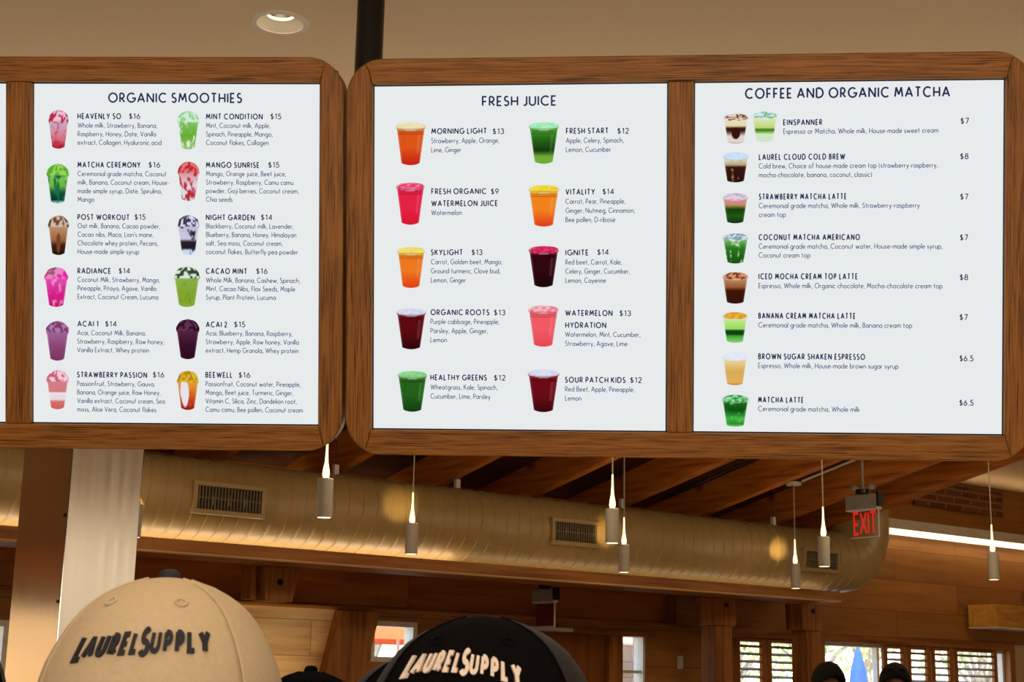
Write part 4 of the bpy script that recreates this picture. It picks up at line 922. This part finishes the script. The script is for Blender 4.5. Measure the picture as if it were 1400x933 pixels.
# ------------------------------------------------------------------ caps
RP = [(0, 1.0), (.12, .998), (.25, .985), (.40, .955), (.52, .905), (.63, .83), (.72, .755), (.80, .67), (.87, .555), (.925, .42), (.965, .28), (.99, .14), (1, .0)]
def prof_r(t):
    for (a, ra), (b, rb) in zip(RP, RP[1:]):
        if t <= b: return ra+(rb-ra)*(t-a)/(b-a)
    return 0
def prof_smooth(t):
    return (prof_r(max(0, t-.02))+2*prof_r(t)+prof_r(min(1, t+.02)))/4 if t < .97 else prof_r(t)
class Cap:
    def __init__(s, loc, rot, label, w=.178, d=.195, h=.132, cloth=None, mesh=None, button=None, lean=(0, 0), group='caps on the display rack'):
        s.w, s.d, s.h = w/2, d/2, h
        s.o = empty('baseball_cap', loc, rot, label, 'cap', group)
        s.cloth = cloth; s.mesh = mesh or cloth
        s.panels(); s.brim(); s.eyelets()
        if button is not False: MB().lathe([(.001, .006), (.005, .0055), (.0075, .003), (.0082, -.001), (.008, -.004)], 20, c=(0, 0, h)).build('button', button or cloth, s.o, smooth=True)
    def P(s, th, t, off=0.0):       # th from the front (0) going right
        r = prof_smooth(t)
        q = .02*math.cos(th)*(1-t)  # front panel stands a little proud
        x = s.w*r*math.sin(th); y = -s.d*(r+q*.5)*math.cos(th)
        # gathered at the seam over the forehead
        n_ = Vector((math.sin(th)/s.w, -math.cos(th)/s.d, .6/s.h*t*t)).normalized()
        return Vector((x, y, s.h*t)) + n_*off
    def patch(s, name, a0, a1, mat, n=24):
        ts = [0, .06, .12, .2, .28, .36, .44, .52, .58, .64, .70, .75, .80, .84, .88, .91, .935, .955, .972, .985, .994, .999]
        vs = []; fs = []
        for t in ts:
            for i in range(n+1): vs.append(s.P(a0+(a1-a0)*i/n, t))
        for j in range(len(ts)-1):
            for i in range(n): k = j*(n+1)+i; fs.append((k, k+1, k+n+2, k+n+1))
        o = MB().add(vs, fs).build(name, mat, s.o, smooth=True, fix=False)
        sm = o.modifiers.new('thick', 'SOLIDIFY'); sm.thickness = .0018; sm.offset = -1
        return o
    def panels(s):
        A = R(57)
        s.patch('front_panel', -A, A, s.cloth, 30)
        cuts = [A, R(116), R(180), R(244), R(308)]
        for a, b in zip(cuts, cuts[1:]): s.patch('rear_panel', a, b, s.mesh, 18)
        for a in cuts:
            pts = [s.P(a, t, .0006) for t in [i/24*.985 for i in range(25)]]
            MB().tube(pts, .0011, 6).build('seam', s.cloth, s.o, smooth=True)
    def brim(s):
        vs = []; fs = []; n = 28; m_ = 8
        for j in range(m_+1):
            q = j/m_
            for i in range(n+1):
                a = R(-78)+R(156)*i/n
                p0 = s.P(a, .0); ext = .068*q*max(0, math.cos(a*.98))**.7
                z = -.012*q - .030*(math.sin(a)**2)*(.35+.65*q) + .03*.35*(math.sin(a)**2)*(1-q)
                vs.append((p0.x*(1+.03*q), p0.y-ext, .002+z*(.25+.75*q)))
        for j in range(m_):
            for i in range(n): k = j*(n+1)+i; fs.append((k, k+1, k+n+2, k+n+1))
        o = MB().add(vs, fs).build('brim', s.cloth, s.o, smooth=True); sm = o.modifiers.new('thick', 'SOLIDIFY'); sm.thickness = .003
    def eyelets(s):
        for a in (R(-27), R(27)):
            c = s.P(a, .84, .0005); pts = []
            e1 = (s.P(a+.05, .84)-s.P(a-.05, .84)).normalized(); e2 = (s.P(a, .86)-s.P(a, .82)).normalized()
            pts = [c + e1*(.0042*math.cos(2*math.pi*k/14)) + e2*(.0042*math.sin(2*math.pi*k/14)) for k in range(15)]
            MB().tube(pts, .0011, 6).build('eyelet', s.cloth, s.o, smooth=True)
    def lettering(s, words, mat, th0, th1, t0, capt, arch=0.0, tilt=0.0):
        """raised embroidery: words is a list of (text, scale) laid along the front panel"""
        mb = MB(); x = 0; items = []
        for tx, k in words:
            q, w = text_quads(tx, .29/ (1 if k < 1.1 else 1.12), gap=.50, space=.4, wx=.86, slant=.10)
            items.append((q, x, k)); x += w*k + .34
        W2 = x-.34; k_ = (th1-th0)/W2
        for q, x0, k in items:
            for outl, closed in q:
                top = []; 
                for l, r in outl:
                    for p_ in (l, r):
                        f_ = (x0+p_[0]*k)/W2; th = math.asin(math.sin(th0)+(math.sin(th1)-math.sin(th0))*f_)
                        tt = t0 + capt*(p_[1]*k - (.12 if k > 1.1 else 0)) + arch*(1-(2*f_-1)**2) + tilt*(f_-.5)
                        top.append((th, tt))
                n2 = len(outl); m_ = n2 if closed else n2-1
                vs = [s.P(a, b, .0022) for a, b in top] + [s.P(a, b, -.0002) for a, b in top]; N = 2*n2
                fs = []
                for i in range(m_):
                    a, b, c, d = 2*i, 2*i+1, (2*i+3) % N, (2*i+2) % N
                    fs += [(a, b, c, d), (a+N, d+N, c+N, b+N), (a, d, d+N, a+N), (b, b+N, c+N, c)]
                if not closed: fs += [(0, N, 1+N, 1), (N-2, N-1, 2*N-1, 2*N-2)]
                mb.add(vs, fs)
        mb.build('embroidered_lettering', mat, s.o)
WORDS = [('L', 1.22), ('AUREL', 1.0), ('S', 1.3), ('UPPLY', 1.0)]
c1 = at_y(224, 787, 1.15)
cap1 = Cap((c1.x, 1.17, c1.z-.134), R(-4), 'cream five-panel cap with navy lettering and navy button', w=.186, d=.20, h=.134, cloth=M['cream_cloth'], button=M['navy_fabric'])
cap1.lettering(WORDS, M['navy_fabric'], -.50, .69, .562, .094, arch=.012, tilt=.05)
c2 = at_y(663, 842, 1.17)
cap2 = Cap((c2.x, 1.17, c2.z-.13), R(-8), 'black trucker cap with white lettering and mesh back', w=.188, d=.195, h=.13, cloth=M['black_cloth'], mesh=M['mesh'], button=False)
cap2.lettering(WORDS, M['white_thread'], -.66, .49, .635, .090, arch=.045, tilt=-.04)
c3 = at_y(-125, 815, 1.35)
Cap((c3.x, 1.35, c3.z-.13), R(-25), 'dark mesh cap cut off at the left edge of the photo', cloth=M['black_cloth'], mesh=M['mesh'])
c4 = at_y(425, 920, 1.85)
Cap((c4.x, 1.85, c4.z-.13), R(10), 'dark cap behind, peeking out right of the cream cap', cloth=M['black_cloth'], mesh=M['black_cloth'])
c5 = at_y(575, 898, 1.52)
Cap((c5.x, 1.52, c5.z-.13), R(0), 'dark cap peeking out at left behind the black trucker cap', cloth=M['black_cloth'], mesh=M['mesh'])
# the rack that carries them: two steps
t = empty('cap_display_rack', (-.1, 1.3, 0), 0, 'wooden display rack carrying the row of caps', 'rack')
zs = [(cap.location.x, cap.location.y, cap.location.z) for cap in [o for o in bpy.data.objects if o.name.startswith('baseball_cap')]]
zmin = min(z for _, _, z in zs)-.05
MB().box(-.6, .75, -.45, .75, zmin-.025, zmin).build('shelf', M['oak_x'], t, bevel=.004)
for x, y, z in zs:
    MB().lathe([(.045, zmin), (.045, zmin+.006), (.012, zmin+.01), (.012, z-.02), (.05, z-.012), (.055, z-.004), (.03, z-.002)], 20, c=(x+.1, y-1.3, 0)).build('cap_stand', M['black_metal'], t, smooth=True)
for sx in (-.56, .71):
    for sy in (-.41, .71): MB().box(sx-.02, sx+.02, sy-.02, sy+.02, 0, zmin-.025).build('leg', M['oak_z'], t)

# ------------------------------------------------------------------ two people in the hall
def skin_obj(name, pts, edges, radii, mat, parent, root=0, sub=2):
    me = bpy.data.meshes.new(name); me.from_pydata(pts, edges, []); me.materials.append(mat)
    o = bpy.data.objects.new(name, me); col.objects.link(o); o.parent = parent
    sk = o.modifiers.new('skin', 'SKIN'); sk.use_smooth_shade = True
    if not me.skin_vertices: me.skin_vertices.new()
    for i, r in enumerate(radii):
        d_ = me.skin_vertices[0].data[i]; d_.radius = (r if isinstance(r, tuple) else (r, r)); d_.use_root = (i == root)
    s = o.modifiers.new('sub', 'SUBSURF'); s.levels = sub; s.render_levels = sub
    return o
def person(loc, face, label, h, glasses=False):
    k = h/1.75
    t = empty('person', loc, face, label, 'person'); t.scale = (k, k, k)
    # body faces -y
    P_ = [(0,0,.95),(0,.01,1.12),(0,0,1.32),(0,.01,1.46),(0,-.005,1.55),(0,-.015,1.62),(0,-.012,1.69)]
    E_ = [(0,1),(1,2),(2,3),(3,4),(4,5),(5,6)]; r_ = [(.16,.11),(.145,.10),(.17,.11),(.065,.06),(.066,.075),(.073,.088),(.06,.075)]
    def ch(par, pts, rad):
        for p, r in zip(pts, rad): P_.append(p); r_.append(r); E_.append((par, len(P_)-1)); par = len(P_)-1
        return par
    for s in (-1, 1):
        e_ = ch(2, [(s*.19,0,1.40),(s*.24,.02,1.12),(s*.25,-.06,.90),(s*.25,-.09,.83)], [.06,.048,.034,.036])
        for i, (dx, ln_) in enumerate(((-.024,.085),(-.008,.095),(.008,.09),(.024,.072))): ch(e_, [(s*.25+dx, -.105, .83-ln_*.55), (s*.25+dx, -.10, .83-ln_)], [.009,.008])
        ch(e_, [(s*.25-s*.035, -.115, .80), (s*.25-s*.042, -.12, .765)], [.010,.009])
        ch(0, [(s*.09,0,.86),(s*.10,-.01,.50),(s*.10,.02,.09),(s*.105,-.09,.045),(s*.11,-.15,.03)], [.088,.058,.042,.038,.03])
    skin_obj('body', P_, E_, r_, M['skin'], t)
    skin_obj('shirt', [(0,0,.93),(0,.01,1.12),(0,0,1.33),(0,.01,1.43),(-.19,0,1.40),(-.235,.02,1.16),(.19,0,1.40),(.235,.02,1.16)], [(0,1),(1,2),(2,3),(2,4),(4,5),(2,6),(6,7)],
             [(.175,.125),(.16,.115),(.185,.125),(.075,.075),.072,.06,.072,.06], M['shirt'], t)
    skin_obj('trousers', [(0,0,.95),(-.09,0,.84),(-.10,-.01,.5),(-.10,.02,.1),(.09,0,.84),(.10,-.01,.5),(.10,.02,.1)], [(0,1),(1,2),(2,3),(0,4),(4,5),(5,6)],
             [(.17,.12),.098,.07,.06,.098,.07,.06], M['trousers'], t)
    # hair cap with a rough edge, eyes, ears, nose
    vs = []; fs = []; n_, m_ = 28, 12
    for j in range(m_+1):
        q = j/m_; ph = q*R(112)
        for i in range(n_):
            a = 2*math.pi*i/n_; front = max(0, -math.sin(a))
            ph2 = ph*(1-.36*front**1.5); w_ = 1+.05*hsh(i, j, 3)
            vs.append((.083*w_*math.sin(ph2)*math.cos(a), -.005+.098*w_*math.sin(ph2)*math.sin(a)+.004, 1.655+.105*w_*math.cos(ph2)))
    for j in range(m_):
        for i in range(n_): fs.append((j*n_+i, j*n_+(i+1) % n_, (j+1)*n_+(i+1) % n_, (j+1)*n_+i))
    hr = MB().add(vs, fs).build('hair', M['hair'], t, smooth=True); s_ = hr.modifiers.new('thick', 'SOLIDIFY'); s_.thickness = .012
    for s in (-1, 1):
        MB().lathe([(.002, -.006), (.011, 0), (.002, .006)], 10, c=(s*.03, -.082, 1.635)).build('eye', M['hair'], t, smooth=True)
        MB().lathe([(.004, -.03), (.012, 0), (.006, .03)], 10, c=(s*.079, .005, 1.625)).build('ear', M['skin'], t, smooth=True)
    MB().lathe([(.014, -.02), (.010, 0), (.004, .025)], 10, c=(0, -.094, 1.61)).build('nose', M['skin'], t, smooth=True)
    MB().box(-.022, .022, -.088, -.08, 1.572, 1.58).build('mouth', M['exit_dim'], t, bevel=.003)
    if glasses:
        g_ = MB()
        for s in (-1, 1): g_.lathe([(.012, -.004), (.026, 0), (.012, .004)], 14, c=(s*.034, -.07, 1.735))
        g_.build('sunglasses', M['black_metal'], t, smooth=True)
p1 = at_y(1132, 910, 9.2); p2 = at_y(1223, 911, 9.8)
person((p1.x, p1.y, 0), R(12), 'person with short dark hair, head below the open gap in the shutters', p1.z - .002)
person((p2.x, p2.y, 0), R(-8), 'person with dark hair and sunglasses on top of the head, right of the gap', p2.z - .002, True)

# ------------------------------------------------------------------ outdoors behind the windows
structure('ground_outside', MB().box(-30, 60, DW+.2, 60, -.12, -.02), M['ground'], **RZ)
def tree(u, V_, h, cr, label, n=2600, seed=1):
    rnd = random.Random(seed)
    t = empty('tree', room(u, V_, -.02), PHI, label, 'tree', 'trees outside')
    tr_ = MB(); tr_.tube([(0, 0, 0), (.08, 0, h*.22), (-.05, .05, h*.42), (.05, 0, h*.6)], [.16, .12, .10, .07], 10)
    cent = []
    for k in range(9):
        a = k*2.4; r = cr*rnd.uniform(.35, .8); c = Vector((r*math.cos(a), r*math.sin(a), h*rnd.uniform(.42, .9))); cent.append(c)
        tr_.tube([(0, 0, h*.3), c*.55 + Vector((0, 0, h*.17)), c], [.06, .04, .015], 7)
    tr_.build('trunk', M['bark'], t, smooth=True)
    lv = MB()
    for i in range(n):
        c = rnd.choice(cent); d_ = Vector((rnd.gauss(0, 1), rnd.gauss(0, 1), rnd.gauss(0, .8)))*cr*.27; p_ = c + d_
        e = Euler((rnd.uniform(0, 6), rnd.uniform(0, 6), rnd.uniform(0, 6))).to_matrix(); s = rnd.uniform(.05, .11)
        lv.add([p_ + e @ Vector(q) for q in ((-s, 0, 0), (0, -s*.45, .01), (s, 0, 0), (0, s*.45, .01))], [(0, 1, 2, 3)])
    lv.build('foliage', M['leaf'], t, fix=False)
for px, V_, h, cr, l, sd in ((1108, 20, 5.2, 1.5, 'leafy tree outside, seen at the left of the open gap in the shutters', 2), (1185, 27, 7, 2.4, 'taller tree farther outside behind the open gap', 3),
                         (1000, 26, 5, 1.8, 'tree outside behind the left shutters', 4), (1345, 21, 4.5, 1.8, 'tree outside behind the right shutters', 5),
                         (500, 22, 5.5, 2.0, 'tree outside behind the small window left of the black cap', 6)):
    tree(at_v(px, 900, V_)[0], V_, h, cr, l, n=1700, seed=sd)
def parasol(u, V_, top, closed, mat, label):
    t = empty('patio_umbrella', room(u, V_, -.02), PHI, label, 'umbrella')
    MB().lathe([(.25, 0), (.25, .05), (.04, .07)], 28).build('base', M['black_metal'], t, smooth=True)
    MB().lathe([(.02, .05), (.02, top)], 14).build('pole', M['white_metal'], t, smooth=True)
    c = MB()
    if closed: c.lathe([(.10, 1.0), (.17, 1.1), (.15, 1.6), (.11, top-.3), (.05, top-.06), (.012, top+.04)], 16)
    else: c.lathe([(1.5, top-.42), (1.5, top-.22), (.8, top-.08), (.03, top+.02)], 8, cap=False)
    c.build('canopy', mat, t, smooth=False)
parasol(at_v(1173, 900, 14.6)[0], 14.6, at_v(1173, 886, 14.6)[1], True, M['blue_cloth'], 'folded blue patio umbrella outside the open gap')
z_ = at_v(540, 856, 16.0)[1]
parasol(at_v(545, 860, 16.0)[0], 16.0, z_+.24, False, M['orange_cloth'], 'open orange patio umbrella outside the small window')
o = tag(MB().box(-6, 2.6, DW+2.2, DW+2.3, -.02, 3.4).build('reflection_fence', M['pine'], rotz=PHI), 'unseen pale board fence added outside the far left window for the column to reflect', 'fence')  # unseen, added to tint the steel column's reflection
a, b = side[0]-.5, side[1]+2.2
o = tag(MB().box(a, b, DW+1.5, DW+1.6, -.02, 3.0).build('siding_screen', M['cream_siding'], rotz=PHI), 'cream board siding screen outside the sidelight', 'screen wall')
